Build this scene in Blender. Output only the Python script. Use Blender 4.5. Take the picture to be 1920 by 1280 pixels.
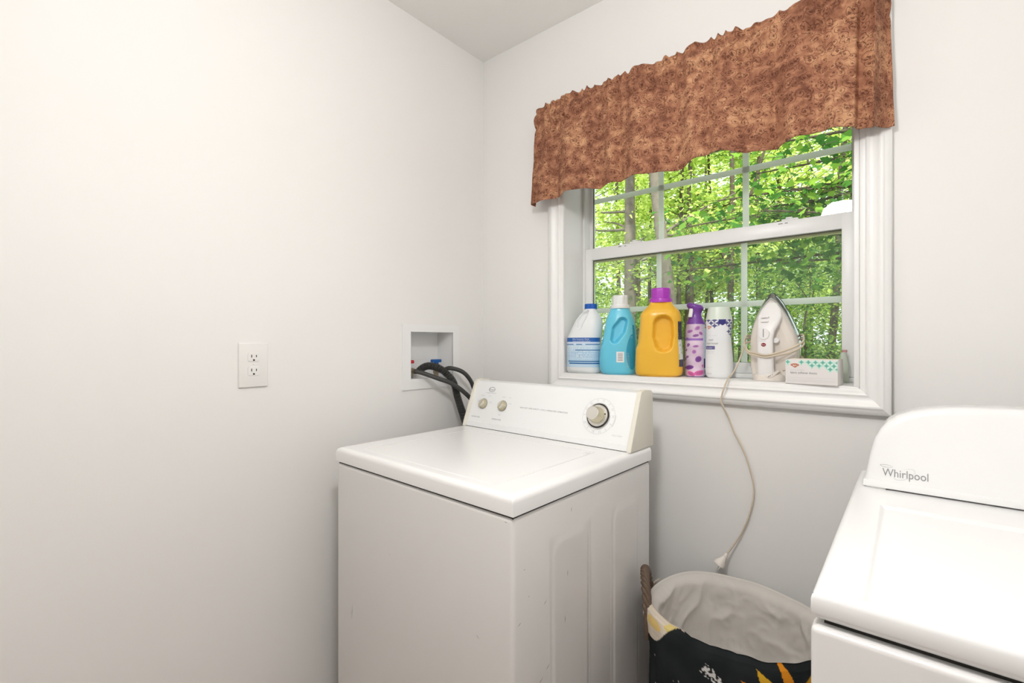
import bpy, bmesh, math, random
import numpy as np
from mathutils import Vector, Matrix, noise

# ------------------------------------------------------------------ scene, camera, light
scene = bpy.context.scene
for o in list(bpy.data.objects):
    bpy.data.objects.remove(o, do_unlink=True)
COL = scene.collection
PI = math.pi
R = math.radians

cam_d = bpy.data.cameras.new('camera')
cam_d.sensor_width = 36.0
cam_d.lens = 36.0 * 893.0 / 1920.0
cam_d.shift_y = 2.0 / 1920.0
cam_d.clip_start = 0.02
cam_d.clip_end = 200
cam = bpy.data.objects.new('camera', cam_d)
cam.location = (1.44, -1.52, 1.222)
cam.rotation_euler = (PI / 2, 0, R(40.0))
COL.objects.link(cam)
scene.camera = cam

world = bpy.data.worlds.new('world')
scene.world = world
world.use_nodes = True
bgn = world.node_tree.nodes['Background']
bgn.inputs['Color'].default_value = (0.90, 0.96, 1.0, 1)
bgn.inputs['Strength'].default_value = 2.2

sun_d = bpy.data.lights.new('sun', 'SUN')
sun_d.energy = 7.0
sun_d.angle = R(2)
sun_d.color = (1.0, 0.95, 0.82)
sun = bpy.data.objects.new('sun', sun_d)
sun.rotation_euler = Vector((-0.35, 0.55, -0.80)).to_track_quat('-Z', 'Y').to_euler()
COL.objects.link(sun)

LAMP_POWER = 86.0          # emission strength of the added lamp's globe

scene.view_settings.view_transform = 'Standard'
scene.view_settings.look = 'None'
scene.view_settings.gamma = 1.0
scene.view_settings.use_curve_mapping = False
scene.view_settings.exposure = 0.0

rng = random.Random(7)
nrng = np.random.default_rng(11)

# ------------------------------------------------------------------ materials
def nt_new(name):
    m = bpy.data.materials.new(name)
    m.use_nodes = True
    nt = m.node_tree
    return m, nt, nt.nodes['Principled BSDF']

def mat(name, col, rough=0.5, metal=0.0, spec=0.5, noise_amt=0.0, noise_scale=20.0, bump=0.0, bump_scale=200.0, coat=0.0):
    m, nt, b = nt_new(name)
    b.inputs['Base Color'].default_value = (*col, 1)
    b.inputs['Roughness'].default_value = rough
    b.inputs['Metallic'].default_value = metal
    b.inputs['Specular IOR Level'].default_value = spec
    b.inputs['Coat Weight'].default_value = coat
    tc = nt.nodes.new('ShaderNodeTexCoord')
    if noise_amt > 0:
        n = nt.nodes.new('ShaderNodeTexNoise')
        n.inputs['Scale'].default_value = noise_scale
        n.inputs['Detail'].default_value = 4
        nt.links.new(tc.outputs['Object'], n.inputs['Vector'])
        mx = nt.nodes.new('ShaderNodeMix'); mx.data_type = 'RGBA'
        d = 1 - noise_amt
        mx.inputs['A'].default_value = (col[0] * d, col[1] * d, col[2] * d, 1)
        mx.inputs['B'].default_value = (min(1, col[0] * (1 + noise_amt)), min(1, col[1] * (1 + noise_amt)), min(1, col[2] * (1 + noise_amt)), 1)
        nt.links.new(n.outputs['Fac'], mx.inputs['Factor'])
        nt.links.new(mx.outputs['Result'], b.inputs['Base Color'])
    if bump > 0:
        n2 = nt.nodes.new('ShaderNodeTexNoise')
        n2.inputs['Scale'].default_value = bump_scale
        n2.inputs['Detail'].default_value = 3
        nt.links.new(tc.outputs['Object'], n2.inputs['Vector'])
        bp = nt.nodes.new('ShaderNodeBump')
        bp.inputs['Strength'].default_value = bump
        bp.inputs['Distance'].default_value = 0.002
        nt.links.new(n2.outputs['Fac'], bp.inputs['Height'])
        nt.links.new(bp.outputs['Normal'], b.inputs['Normal'])
    return m

def mat_attr(name, rough=0.4, spec=0.5, bump=0.0):
    m, nt, b = nt_new(name)
    a = nt.nodes.new('ShaderNodeAttribute')
    a.attribute_name = 'Print'
    nt.links.new(a.outputs['Color'], b.inputs['Base Color'])
    b.inputs['Roughness'].default_value = rough
    b.inputs['Specular IOR Level'].default_value = spec
    if bump > 0:
        tc = nt.nodes.new('ShaderNodeTexCoord')
        n2 = nt.nodes.new('ShaderNodeTexNoise')
        n2.inputs['Scale'].default_value = 900
        nt.links.new(tc.outputs['Object'], n2.inputs['Vector'])
        bp = nt.nodes.new('ShaderNodeBump')
        bp.inputs['Strength'].default_value = bump
        bp.inputs['Distance'].default_value = 0.001
        nt.links.new(n2.outputs['Fac'], bp.inputs['Height'])
        nt.links.new(bp.outputs['Normal'], b.inputs['Normal'])
    return m

def mat_glass(name, tint=(0.96, 0.985, 0.97), refl=1.0, rough=0.0, haze=0.0, hz=(0.5, 0.52, 0.5)):
    m = bpy.data.materials.new(name)
    m.use_nodes = True
    nt = m.node_tree
    nt.nodes.clear()
    out = nt.nodes.new('ShaderNodeOutputMaterial')
    tr = nt.nodes.new('ShaderNodeBsdfTransparent')
    tr.inputs['Color'].default_value = (*tint, 1)
    gl = nt.nodes.new('ShaderNodeBsdfGlossy')
    gl.inputs['Roughness'].default_value = rough
    fr = nt.nodes.new('ShaderNodeFresnel')
    fr.inputs['IOR'].default_value = 1.45
    mul = nt.nodes.new('ShaderNodeMath'); mul.operation = 'MULTIPLY'
    mul.inputs[1].default_value = refl
    nt.links.new(fr.outputs['Fac'], mul.inputs[0])
    mx = nt.nodes.new('ShaderNodeMixShader')
    nt.links.new(mul.outputs[0], mx.inputs[0])
    nt.links.new(tr.outputs[0], mx.inputs[1])
    nt.links.new(gl.outputs[0], mx.inputs[2])
    last = mx
    if haze > 0:
        df = nt.nodes.new('ShaderNodeBsdfDiffuse')
        df.inputs['Color'].default_value = (*hz, 1)
        m2 = nt.nodes.new('ShaderNodeMixShader')
        m2.inputs[0].default_value = haze
        nt.links.new(mx.outputs[0], m2.inputs[1])
        nt.links.new(df.outputs[0], m2.inputs[2])
        last = m2
    nt.links.new(last.outputs[0], out.inputs['Surface'])
    return m

M = {}
M['wall'] = mat('wall_paint', (0.88, 0.868, 0.852), 0.75, spec=0.25, bump=0.05, bump_scale=350)
M['ceiling'] = mat('ceiling_paint', (0.87, 0.858, 0.83), 0.85, spec=0.2, bump=0.08, bump_scale=250)
M['trim'] = mat('trim_paint', (0.93, 0.925, 0.915), 0.38, spec=0.5)
M['vinyl'] = mat('vinyl_white', (0.92, 0.925, 0.92), 0.35)
def bar_mat():
    m, nt, b = nt_new('grille_vinyl')
    b.inputs['Base Color'].default_value = (0.93, 0.935, 0.92, 1)
    b.inputs['Roughness'].default_value = 0.4
    tl = nt.nodes.new('ShaderNodeBsdfTranslucent'); tl.inputs['Color'].default_value = (0.93, 0.94, 0.92, 1)
    mx = nt.nodes.new('ShaderNodeMixShader'); mx.inputs[0].default_value = 0.5
    nt.links.new(b.outputs[0], mx.inputs[1]); nt.links.new(tl.outputs[0], mx.inputs[2])
    nt.links.new(mx.outputs[0], nt.nodes['Material Output'].inputs['Surface'])
    return m
M['grille'] = bar_mat()
M['vinyl_cream'] = mat('vinyl_cream', (0.80, 0.73, 0.52), 0.5)
M['gasket'] = mat('gasket_grey', (0.16, 0.16, 0.13), 0.6)
M['floor'] = mat('floor_vinyl', (0.42, 0.325, 0.26), 0.45, noise_amt=0.2, noise_scale=9)
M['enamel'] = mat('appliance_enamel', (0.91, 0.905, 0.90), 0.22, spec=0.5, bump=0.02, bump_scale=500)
M['enamel_cab_shade'] = mat('cabinet_enamel_shade', (0.775, 0.76, 0.745), 0.28, spec=0.5, bump=0.02, bump_scale=500)  # same white enamel as the top, darkened for the shaded front and side
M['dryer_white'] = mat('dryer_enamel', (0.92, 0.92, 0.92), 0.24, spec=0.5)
M['dryer_cab_shade'] = mat('dryer_cabinet_enamel_shade', (0.79, 0.775, 0.765), 0.28, spec=0.5)  # dryer white with the shade of its upright faces put into the colour
M['console'] = mat('console_white', (0.92, 0.93, 0.935), 0.35)
M['console_cream'] = mat('console_cap_cream', (0.83, 0.80, 0.70), 0.4)
M['dark_gap'] = mat('rubber_and_gap_shade', (0.03, 0.028, 0.025), 0.8)  # rubber feet, and near-black slabs standing in for shade in gaps
M['knob'] = mat('knob_champagne', (0.62, 0.57, 0.42), 0.28, metal=0.75)
M['knob_face'] = mat('knob_brushed', (0.74, 0.72, 0.67), 0.32, metal=0.8)
M['chrome'] = mat('chrome', (0.75, 0.76, 0.76), 0.12, metal=1.0)
M['ink_grey'] = mat('ink_grey', (0.30, 0.30, 0.31), 0.6)
M['ink_light'] = mat('ink_light_grey', (0.62, 0.63, 0.65), 0.6)
M['ink_dark'] = mat('ink_dark', (0.06, 0.06, 0.08), 0.6)
M['ink_white'] = mat('ink_white', (0.9, 0.92, 0.95), 0.6)
M['scuff'] = mat('scuff_mark', (0.12, 0.11, 0.11), 0.8)
M['plate'] = mat('outlet_plastic', (0.86, 0.85, 0.83), 0.35)
M['slot'] = mat('slot_black', (0.01, 0.01, 0.01), 0.8)
M['box_plastic'] = mat('box_plastic', (0.89, 0.89, 0.885), 0.4)
M['red'] = mat('valve_red', (0.60, 0.02, 0.04), 0.4)
M['blue'] = mat('valve_blue', (0.01, 0.11, 0.40), 0.4)
M['brass'] = mat('dull_brass', (0.46, 0.40, 0.30), 0.35, metal=0.8)
M['rubber'] = mat('hose_rubber', (0.045, 0.045, 0.043), 0.55)
M['wicker'] = mat('wicker', (0.115, 0.075, 0.05), 0.6, noise_amt=0.5, noise_scale=60)
M['liner'] = mat('liner_cloth', (0.70, 0.665, 0.62), 0.95, spec=0.1, bump=0.25, bump_scale=700)
M['bleach'] = mat('white_jug_plastic', (0.86, 0.88, 0.89), 0.35)
M['cap_blue'] = mat('cap_blue', (0.0, 0.10, 0.50), 0.35)
M['softener'] = mat('sky_blue_plastic', (0.15, 0.63, 0.84), 0.28)
M['softener_label'] = mat('deep_blue_label', (0.035, 0.36, 0.60), 0.22)
M['cap_white'] = mat('cap_white', (0.86, 0.88, 0.87), 0.3)
M['detergent'] = mat('amber_plastic', (0.92, 0.52, 0.045), 0.3)
M['cap_magenta'] = mat('cap_magenta', (0.45, 0.04, 0.52), 0.33)
M['purple'] = mat('spray_purple', (0.20, 0.06, 0.37), 0.3)
M['booster'] = mat('booster_white', (0.86, 0.87, 0.88), 0.3)
M['booster_cap'] = mat('booster_cap', (0.72, 0.79, 0.70), 0.3)
M['iron_cream'] = mat('iron_cream', (0.83, 0.765, 0.70), 0.4)
M['iron_white'] = mat('iron_white', (0.90, 0.885, 0.88), 0.35)
M['sole'] = mat('soleplate', (0.55, 0.58, 0.54), 0.2, metal=0.85)
M['sole_dark'] = mat('soleplate_rim', (0.04, 0.06, 0.05), 0.3, metal=0.3)
M['cord'] = mat('cord_beige', (0.71, 0.61, 0.48), 0.5)
M['card'] = mat('carton', (0.88, 0.85, 0.83), 0.6)
M['print'] = mat_attr('printed_label', 0.4)
M['print_cloth'] = mat_attr('printed_cloth', 0.95, 0.1, 0.3)
M['glass'] = mat_glass('window_glass', (0.975, 0.99, 0.98))
M['screen'] = mat_glass('insect_screen', (0.87, 0.89, 0.87), 0.0, haze=0.05)
M['clear'] = mat_glass('clear_plastic', (0.92, 0.96, 0.90), 0.8, 0.05, haze=0.5, hz=(0.80, 0.86, 0.76))
M['rod'] = mat('rod_white', (0.8, 0.8, 0.78), 0.4)
M['siding'] = mat('siding', (0.7, 0.7, 0.68), 0.8)
M['ground'] = mat('forest_floor', (0.16, 0.20, 0.06), 1.0, noise_amt=0.5, noise_scale=2)
M['bark'] = mat('bark_grey', (0.17, 0.148, 0.122), 0.95, spec=0.1, noise_amt=0.45, noise_scale=9, bump=1.0, bump_scale=25)
M['bark_dark'] = mat('bark_dark', (0.10, 0.083, 0.062), 0.95, spec=0.1, noise_amt=0.4, noise_scale=12)

def leaf_mat(name, c1, c2, c3, trans=0.5):
    m = bpy.data.materials.new(name)
    m.use_nodes = True
    nt = m.node_tree
    nt.nodes.clear()
    out = nt.nodes.new('ShaderNodeOutputMaterial')
    geo = nt.nodes.new('ShaderNodeNewGeometry')
    cr = nt.nodes.new('ShaderNodeValToRGB')
    cr.color_ramp.elements[0].color = (*c1, 1)
    cr.color_ramp.elements[1].color = (*c3, 1)
    e = cr.color_ramp.elements.new(0.5); e.color = (*c2, 1)
    nt.links.new(geo.outputs['Random Per Island'], cr.inputs['Fac'])
    df = nt.nodes.new('ShaderNodeBsdfDiffuse')
    tl = nt.nodes.new('ShaderNodeBsdfTranslucent')
    nt.links.new(cr.outputs['Color'], df.inputs['Color'])
    nt.links.new(cr.outputs['Color'], tl.inputs['Color'])
    mx = nt.nodes.new('ShaderNodeMixShader'); mx.inputs[0].default_value = trans
    nt.links.new(df.outputs[0], mx.inputs[1]); nt.links.new(tl.outputs[0], mx.inputs[2])
    nt.links.new(mx.outputs[0], out.inputs['Surface'])
    return m
M['leaf_near'] = leaf_mat('leaf_maple', (0.05, 0.15, 0.035), (0.09, 0.235, 0.045), (0.27, 0.45, 0.06), 0.35)
M['leaf_mid'] = leaf_mat('leaf_green', (0.10, 0.21, 0.04), (0.28, 0.43, 0.08), (0.60, 0.74, 0.18), 0.5)
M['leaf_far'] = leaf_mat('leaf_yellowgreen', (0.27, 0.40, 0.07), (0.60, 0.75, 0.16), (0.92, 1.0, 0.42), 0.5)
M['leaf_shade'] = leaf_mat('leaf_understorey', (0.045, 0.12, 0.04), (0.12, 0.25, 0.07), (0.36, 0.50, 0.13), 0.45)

def lamp_mat():
    m, nt, b = nt_new('added_lamp_globe')
    b.inputs['Base Color'].default_value = (0.9, 0.9, 0.88, 1)
    b.inputs['Emission Color'].default_value = (1.0, 0.985, 0.965, 1)
    b.inputs['Emission Strength'].default_value = LAMP_POWER
    return m
M['lamp'] = lamp_mat()

def valance_mat():
    m, nt, b = nt_new('valance_print')
    N = nt.nodes.new; L = nt.links.new
    uv = N('ShaderNodeUVMap')
    def math_(op, a, bb=None, c=None):
        n = N('ShaderNodeMath'); n.operation = op
        for i, v in enumerate((a, bb, c)):
            if v is None: continue
            if isinstance(v, (int, float)): n.inputs[i].default_value = v
            else: L(v, n.inputs[i])
        return n.outputs[0]
    n1 = N('ShaderNodeTexNoise'); n1.inputs['Scale'].default_value = 38; n1.inputs['Detail'].default_value = 5; n1.inputs['Roughness'].default_value = 0.65
    L(uv.outputs[0], n1.inputs['Vector'])
    n2 = N('ShaderNodeTexNoise'); n2.inputs['Scale'].default_value = 8; n2.inputs['Detail'].default_value = 2
    L(uv.outputs[0], n2.inputs['Vector'])
    base = N('ShaderNodeValToRGB')
    base.color_ramp.elements[0].position = 0.38; base.color_ramp.elements[0].color = (0.20, 0.080, 0.048, 1)
    base.color_ramp.elements[1].position = 0.62; base.color_ramp.elements[1].color = (0.62, 0.34, 0.19, 1)
    e = base.color_ramp.elements.new(0.5); e.color = (0.38, 0.17, 0.098, 1)
    s = math_('ADD', math_('MULTIPLY', n1.outputs['Fac'], 0.62), math_('MULTIPLY', n2.outputs['Fac'], 0.38))
    L(s, base.inputs['Fac'])
    # curled vine strokes: a spiral in each cell
    masks = []
    for sc, off in ((34.0, 0.0), (47.0, 3.7)):
        mp = N('ShaderNodeMapping'); mp.inputs['Scale'].default_value = (sc, sc, 1); mp.inputs['Location'].default_value = (off, off, 0)
        L(uv.outputs[0], mp.inputs['Vector'])
        dn = N('ShaderNodeTexNoise'); dn.inputs['Scale'].default_value = 1.6
        L(mp.outputs[0], dn.inputs['Vector'])
        av = N('ShaderNodeVectorMath'); av.operation = 'MULTIPLY_ADD'
        L(dn.outputs['Color'], av.inputs[0]); av.inputs[1].default_value = (0.5, 0.5, 0); L(mp.outputs[0], av.inputs[2])
        vo = N('ShaderNodeTexVoronoi'); vo.voronoi_dimensions = '2D'; vo.inputs['Scale'].default_value = 1.0
        L(av.outputs[0], vo.inputs['Vector'])
        sub = N('ShaderNodeVectorMath'); sub.operation = 'SUBTRACT'
        L(av.outputs[0], sub.inputs[0]); L(vo.outputs['Position'], sub.inputs[1])
        sx = N('ShaderNodeSeparateXYZ'); L(sub.outputs[0], sx.inputs[0])
        ang = math_('DIVIDE', math_('ARCTAN2', sx.outputs['Y'], sx.outputs['X']), 2 * PI)
        sc2 = N('ShaderNodeSeparateColor'); L(vo.outputs['Color'], sc2.inputs[0])
        t = math_('FRACT', math_('ADD', math_('ADD', math_('MULTIPLY', vo.outputs['Distance'], 3.4), ang), sc2.outputs[0]))
        line = math_('LESS_THAN', math_('ABSOLUTE', math_('SUBTRACT', t, 0.5)), 0.085)
        inside = math_('LESS_THAN', vo.outputs['Distance'], 0.46)
        dot = math_('LESS_THAN', vo.outputs['Distance'], 0.10)
        masks.append(math_('MAXIMUM', math_('MULTIPLY', line, inside), dot))
    mk = math_('MAXIMUM', masks[0], masks[1])
    n3 = N('ShaderNodeTexNoise'); n3.inputs['Scale'].default_value = 60
    L(uv.outputs[0], n3.inputs['Vector'])
    mk = math_('MULTIPLY', mk, math_('MULTIPLY', math_('GREATER_THAN', n3.outputs['Fac'], 0.38), 0.72))
    mx = N('ShaderNodeMix'); mx.data_type = 'RGBA'
    L(mk, mx.inputs['Factor']); L(base.outputs['Color'], mx.inputs['A']); mx.inputs['B'].default_value = (0.085, 0.026, 0.016, 1)
    L(mx.outputs['Result'], b.inputs['Base Color'])
    b.inputs['Roughness'].default_value = 0.85
    b.inputs['Specular IOR Level'].default_value = 0.2
    return m
M['valance'] = valance_mat()

# ------------------------------------------------------------------ geometry helpers
def finish(name, me, material, parent=None, smooth=35):
    if material is not None:
        me.materials.append(M[material] if isinstance(material, str) else material)
    if smooth:
        me.polygons.foreach_set('use_smooth', [True] * len(me.polygons))
        if smooth < 180:
            me.set_sharp_from_angle(angle=R(smooth))
    o = bpy.data.objects.new(name, me)
    COL.objects.link(o)
    if parent is not None:
        o.parent = parent
    return o

def obj(name, bm, material, parent=None, smooth=35):
    me = bpy.data.meshes.new(name)
    bmesh.ops.recalc_face_normals(bm, faces=bm.faces)
    bm.to_mesh(me); bm.free()
    return finish(name, me, material, parent, smooth)

def pydata(name, verts, faces, material, parent=None, smooth=35, cols=None, uvs=None):
    me = bpy.data.meshes.new(name)
    me.from_pydata([tuple(v) for v in verts], [], faces)
    me.update()
    if cols is not None:
        a = me.color_attributes.new('Print', 'FLOAT_COLOR', 'POINT')
        arr = np.ones((len(verts), 4), dtype=np.float32)
        arr[:, :3] = np.asarray(cols, dtype=np.float32)[:, :3]
        a.data.foreach_set('color', arr.ravel())
    if uvs is not None:
        ul = me.uv_layers.new(name='UVMap')
        li = np.zeros(len(me.loops), dtype=np.int32)
        me.loops.foreach_get('vertex_index', li)
        ul.data.foreach_set('uv', np.asarray(uvs, dtype=np.float32)[li].ravel())
    return finish(name, me, material, parent, smooth)

def empty(name, loc=(0, 0, 0), rz=0.0, label=None, cat=None, group=None):
    o = bpy.data.objects.new(name, None)
    o.empty_display_size = 0.05
    o.location = loc; o.rotation_euler = (0, 0, rz)
    COL.objects.link(o)
    if label: tag(o, label, cat, group)
    return o

def tag(o, label, cat=None, group=None, kind=None):
    if label: o['label'] = label
    if cat: o['category'] = cat
    if group: o['group'] = group
    if kind: o['kind'] = kind
    return o

def structure(o, label, cat):
    o['kind'] = 'structure'; o['label'] = label; o['category'] = cat
    return o

def box(bm, x0, x1, y0, y1, z0, z1, bev=0.0, seg=2):
    g = bmesh.ops.create_cube(bm, size=1.0, matrix=Matrix.LocRotScale(Vector(((x0 + x1) / 2, (y0 + y1) / 2, (z0 + z1) / 2)), None, Vector((x1 - x0, y1 - y0, z1 - z0))))
    if bev > 0:
        es = set()
        for v in g['verts']:
            es.update(v.link_edges)
        bmesh.ops.bevel(bm, geom=list(es), offset=bev, segments=seg, profile=0.5, affect='EDGES')
    return bm

def mkbox(name, dims, material, parent=None, bev=0.0, seg=2):
    bm = bmesh.new(); box(bm, *dims, bev, seg)
    return obj(name, bm, material, parent)

def ring_faces(n, m, closed=True):
    f = []
    for i in range(m - 1):
        for j in range(n if closed else n - 1):
            a = i * n + j; b = i * n + (j + 1) % n
            f.append((a, b, b + n, a + n))
    return f

def lathe(name, prof, material, parent=None, n=40, axis=None, origin=(0, 0, 0), smooth=35, caps=True):
    """prof: (radius, height); axis: unit vector of the turning axis"""
    mt = Matrix.Translation(Vector(origin))
    if axis is not None:
        mt = mt @ Vector(axis).to_track_quat('Z', 'Y').to_matrix().to_4x4()
    vs = []
    for r, h in prof:
        for j in range(n):
            a = 2 * PI * j / n
            vs.append(mt @ Vector((r * math.cos(a), r * math.sin(a), h)))
    fs = ring_faces(n, len(prof))
    if caps:
        fs.append(tuple(reversed(range(n))))
        k = (len(prof) - 1) * n
        fs.append(tuple(range(k, k + n)))
    return pydata(name, vs, fs, material, parent, smooth)

def catmull(pts, sub=8):
    P = [Vector(p) for p in pts]
    P = [P[0] * 2 - P[1]] + P + [P[-1] * 2 - P[-2]]
    out = []
    for i in range(1, len(P) - 2):
        for s in range(sub):
            t = s / sub
            p0, p1, p2, p3 = P[i - 1], P[i], P[i + 1], P[i + 2]
            out.append(0.5 * ((2 * p1) + (-p0 + p2) * t + (2 * p0 - 5 * p1 + 4 * p2 - p3) * t * t + (-p0 + 3 * p1 - 3 * p2 + p3) * t ** 3))
    out.append(P[-2])
    return out

def tube_data(path, rad, n=10, v0=0, flat=None):
    """rad: number or function of index fraction; flat=(w,h) gives an oval section"""
    vs, fs = [], []
    m = len(path)
    up = Vector((0, 0, 1))
    prev = None
    for i, p in enumerate(path):
        t = (path[min(i + 1, m - 1)] - path[max(i - 1, 0)])
        if t.length < 1e-9: t = Vector((0, 0, 1))
        t.normalize()
        if prev is None:
            a = up if abs(t.z) < 0.9 else Vector((1, 0, 0))
            x = t.cross(a).normalized()
        else:
            x = (prev - t * prev.dot(t)).normalized()
        prev = x
        y = t.cross(x)
        r = rad(i / (m - 1)) if callable(rad) else rad
        for j in range(n):
            a = 2 * PI * j / n
            k1, k2 = (r, r) if flat is None else flat
            vs.append(p + x * (k1 * math.cos(a)) + y * (k2 * math.sin(a)))
    fs = [tuple(v0 + q for q in f) for f in ring_faces(n, m)]
    fs.append(tuple(v0 + q for q in reversed(range(n))))
    fs.append(tuple(v0 + (m - 1) * n + q for q in range(n)))
    return vs, fs

def tube(name, path, rad, material, parent=None, n=10, smooth=60, flat=None):
    vs, fs = tube_data(path, rad, n, 0, flat)
    return pydata(name, vs, fs, material, parent, smooth)

def extrude_poly(name, pts2, a0, a1, material, parent=None, plane='xz', bev=0.0, smooth=35, seg=3):
    """polygon pts2 swept along the remaining axis from a0 to a1"""
    bm = bmesh.new()
    def P(p, a):
        return {'xz': (p[0], a, p[1]), 'yz': (a, p[0], p[1]), 'xy': (p[0], p[1], a)}[plane]
    v0 = [bm.verts.new(P(p, a0)) for p in pts2]
    v1 = [bm.verts.new(P(p, a1)) for p in pts2]
    n = len(pts2)
    f0 = bm.faces.new(v0); f1 = bm.faces.new(list(reversed(v1)))
    for i in range(n):
        bm.faces.new((v0[i], v0[(i + 1) % n], v1[(i + 1) % n], v1[i]))
    bmesh.ops.recalc_face_normals(bm, faces=bm.faces)
    if bev > 0:
        es = list(set(f0.edges) | set(f1.edges))
        bmesh.ops.bevel(bm, geom=es, offset=bev, segments=seg, profile=0.5, affect='EDGES')
    return obj(name, bm, material, parent, smooth)

def text_data(body, size, align='LEFT', space=1.0):
    c = bpy.data.curves.new('txt', 'FONT')
    c.body = body; c.size = size; c.align_x = align; c.space_character = space
    c.resolution_u = 3
    o = bpy.data.objects.new('txt', c)
    COL.objects.link(o)
    dg = bpy.context.evaluated_depsgraph_get()
    me = bpy.data.meshes.new_from_object(o.evaluated_get(dg))
    vs = [v.co.copy() for v in me.vertices]
    fs = [tuple(p.vertices) for p in me.polygons]
    bpy.data.objects.remove(o); bpy.data.curves.remove(c); bpy.data.meshes.remove(me)
    return vs, fs

def text_on(name, body, size, mapper, material, parent, align='LEFT', space=1.0, sx=1.0):
    vs, fs = text_data(body, size, align, space)
    return pydata(name, [mapper(v.x * sx, v.y) for v in vs], fs, material, parent, 0)

def sstep(a, b, x):
    t = min(1.0, max(0.0, (x - a) / (b - a)))
    return t * t * (3 - 2 * t)

def grid(nu, nv, fn):
    vs = [fn(i / (nu - 1), j / (nv - 1)) for j in range(nv) for i in range(nu)]
    fs = [(j * nu + i, j * nu + i + 1, (j + 1) * nu + i + 1, (j + 1) * nu + i) for j in range(nv - 1) for i in range(nu - 1)]
    return vs, fs

# ------------------------------------------------------------------ room shell
H = 2.45
XR, YB = 2.16, -3.05          # right wall, wall behind the camera
WX0, WX1, WZ0, WZ1 = 0.405, 1.337, 1.092, 2.055   # rough opening of the window
def wall_hole(name, axis, u0, u1, z0, z1, hu0, hu1, hz0, hz1, a_in, a_out, material):
    """wall slab with one rectangular opening; axis 'x' runs along x (slab in y), 'y' runs along y (slab in x)"""
    us = [u0, hu0, hu1, u1]; zs = [z0, hz0, hz1, z1]
    vs, fs = [], []
    for a in (a_in, a_out):
        for z in zs:
            for u in us:
                vs.append((u, a, z) if axis == 'x' else (a, u, z))
    for k in range(2):
        for j in range(3):
            for i in range(3):
                if i == 1 and j == 1: continue
                b = k * 16 + j * 4 + i
                fs.append((b, b + 1, b + 5, b + 4))
    def q(i0, j0, i1, j1):
        a = j0 * 4 + i0; b = j1 * 4 + i1
        fs.append((a, b, b + 16, a + 16))
    q(1, 1, 2, 1); q(2, 1, 2, 2); q(2, 2, 1, 2); q(1, 2, 1, 1)
    q(0, 0, 3, 0); q(3, 0, 3, 3); q(3, 3, 0, 3); q(0, 3, 0, 0)
    return pydata(name, vs, fs, material, None, 0)

wb = wall_hole('wall_back', 'x', -0.2, XR + 0.2, -0.05, H + 0.05, WX0, WX1, WZ0, WZ1, 0.0, 0.225, 'wall')
structure(wb, 'off-white painted wall with the window', 'wall')
OBY0, OBY1, OBZ0, OBZ1 = -0.401, -0.181, 1.081, 1.267
wl = wall_hole('wall_left', 'y', YB - 0.2, 0.0, -0.05, H + 0.05, OBY0, OBY1, OBZ0, OBZ1, 0.0, -0.15, 'wall')
structure(wl, 'plain off-white painted wall with power outlet and hose box', 'wall')
structure(mkbox('wall_right', (XR, XR + 0.15, YB - 0.2, 0, -0.05, H + 0.05), 'wall'), 'off-white painted wall beside the dryer', 'wall')
structure(mkbox('wall_front', (0, XR, YB - 0.15, YB, -0.05, H + 0.05), 'wall'), 'off-white painted wall opposite the window', 'wall')
structure(mkbox('floor', (0, XR, YB, 0, -0.06, 0.0), 'floor'), 'brown floor of the laundry room', 'floor')
structure(mkbox('ceiling', (-0.2, XR + 0.2, YB - 0.2, 0.23, H, H + 0.12), 'ceiling'), 'off-white flat ceiling', 'ceiling')
for nm, d in (('baseboard_left', (0.0, 0.014, YB, 0.0, 0, 0.09)), ('baseboard_back', (0.014, XR, -0.014, 0.0, 0, 0.09))):
    structure(mkbox(nm, d, 'trim', None, 0.003), 'white baseboard along the ' + ('outlet wall' if 'left' in nm else 'window wall'), 'baseboard')

# unseen lamp added above the camera; drop, place and size set for room light
lamp = empty('added_room_lamp', (1.15, -1.26, H), 0, 'unseen round white lamp added above the camera to light the room', 'lamp')
lathe('ceiling_rose', [(0.001, 0.0), (0.06, 0.0), (0.055, -0.02), (0.012, -0.03), (0.001, -0.03)], 'rod', lamp, 32)
lathe('stem', [(0.006, -0.02), (0.006, -0.45)], 'rod', lamp, 12)
lathe('globe', [(0.015, -0.452), (0.06, -0.462), (0.09, -0.485), (0.102, -0.52), (0.09, -0.555), (0.06, -0.578), (0.015, -0.588), (0.001, -0.5885)], 'lamp', lamp, 48, smooth=80)

# ------------------------------------------------------------------ window
win = empty('window_1', (0, 0, 0))
structure(win, 'white double-hung window with grille bars and moulded casing', 'window')
CX0, CX1, CZ0, CZ1 = 0.361, 1.4034, 1.038, 2.115
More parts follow.
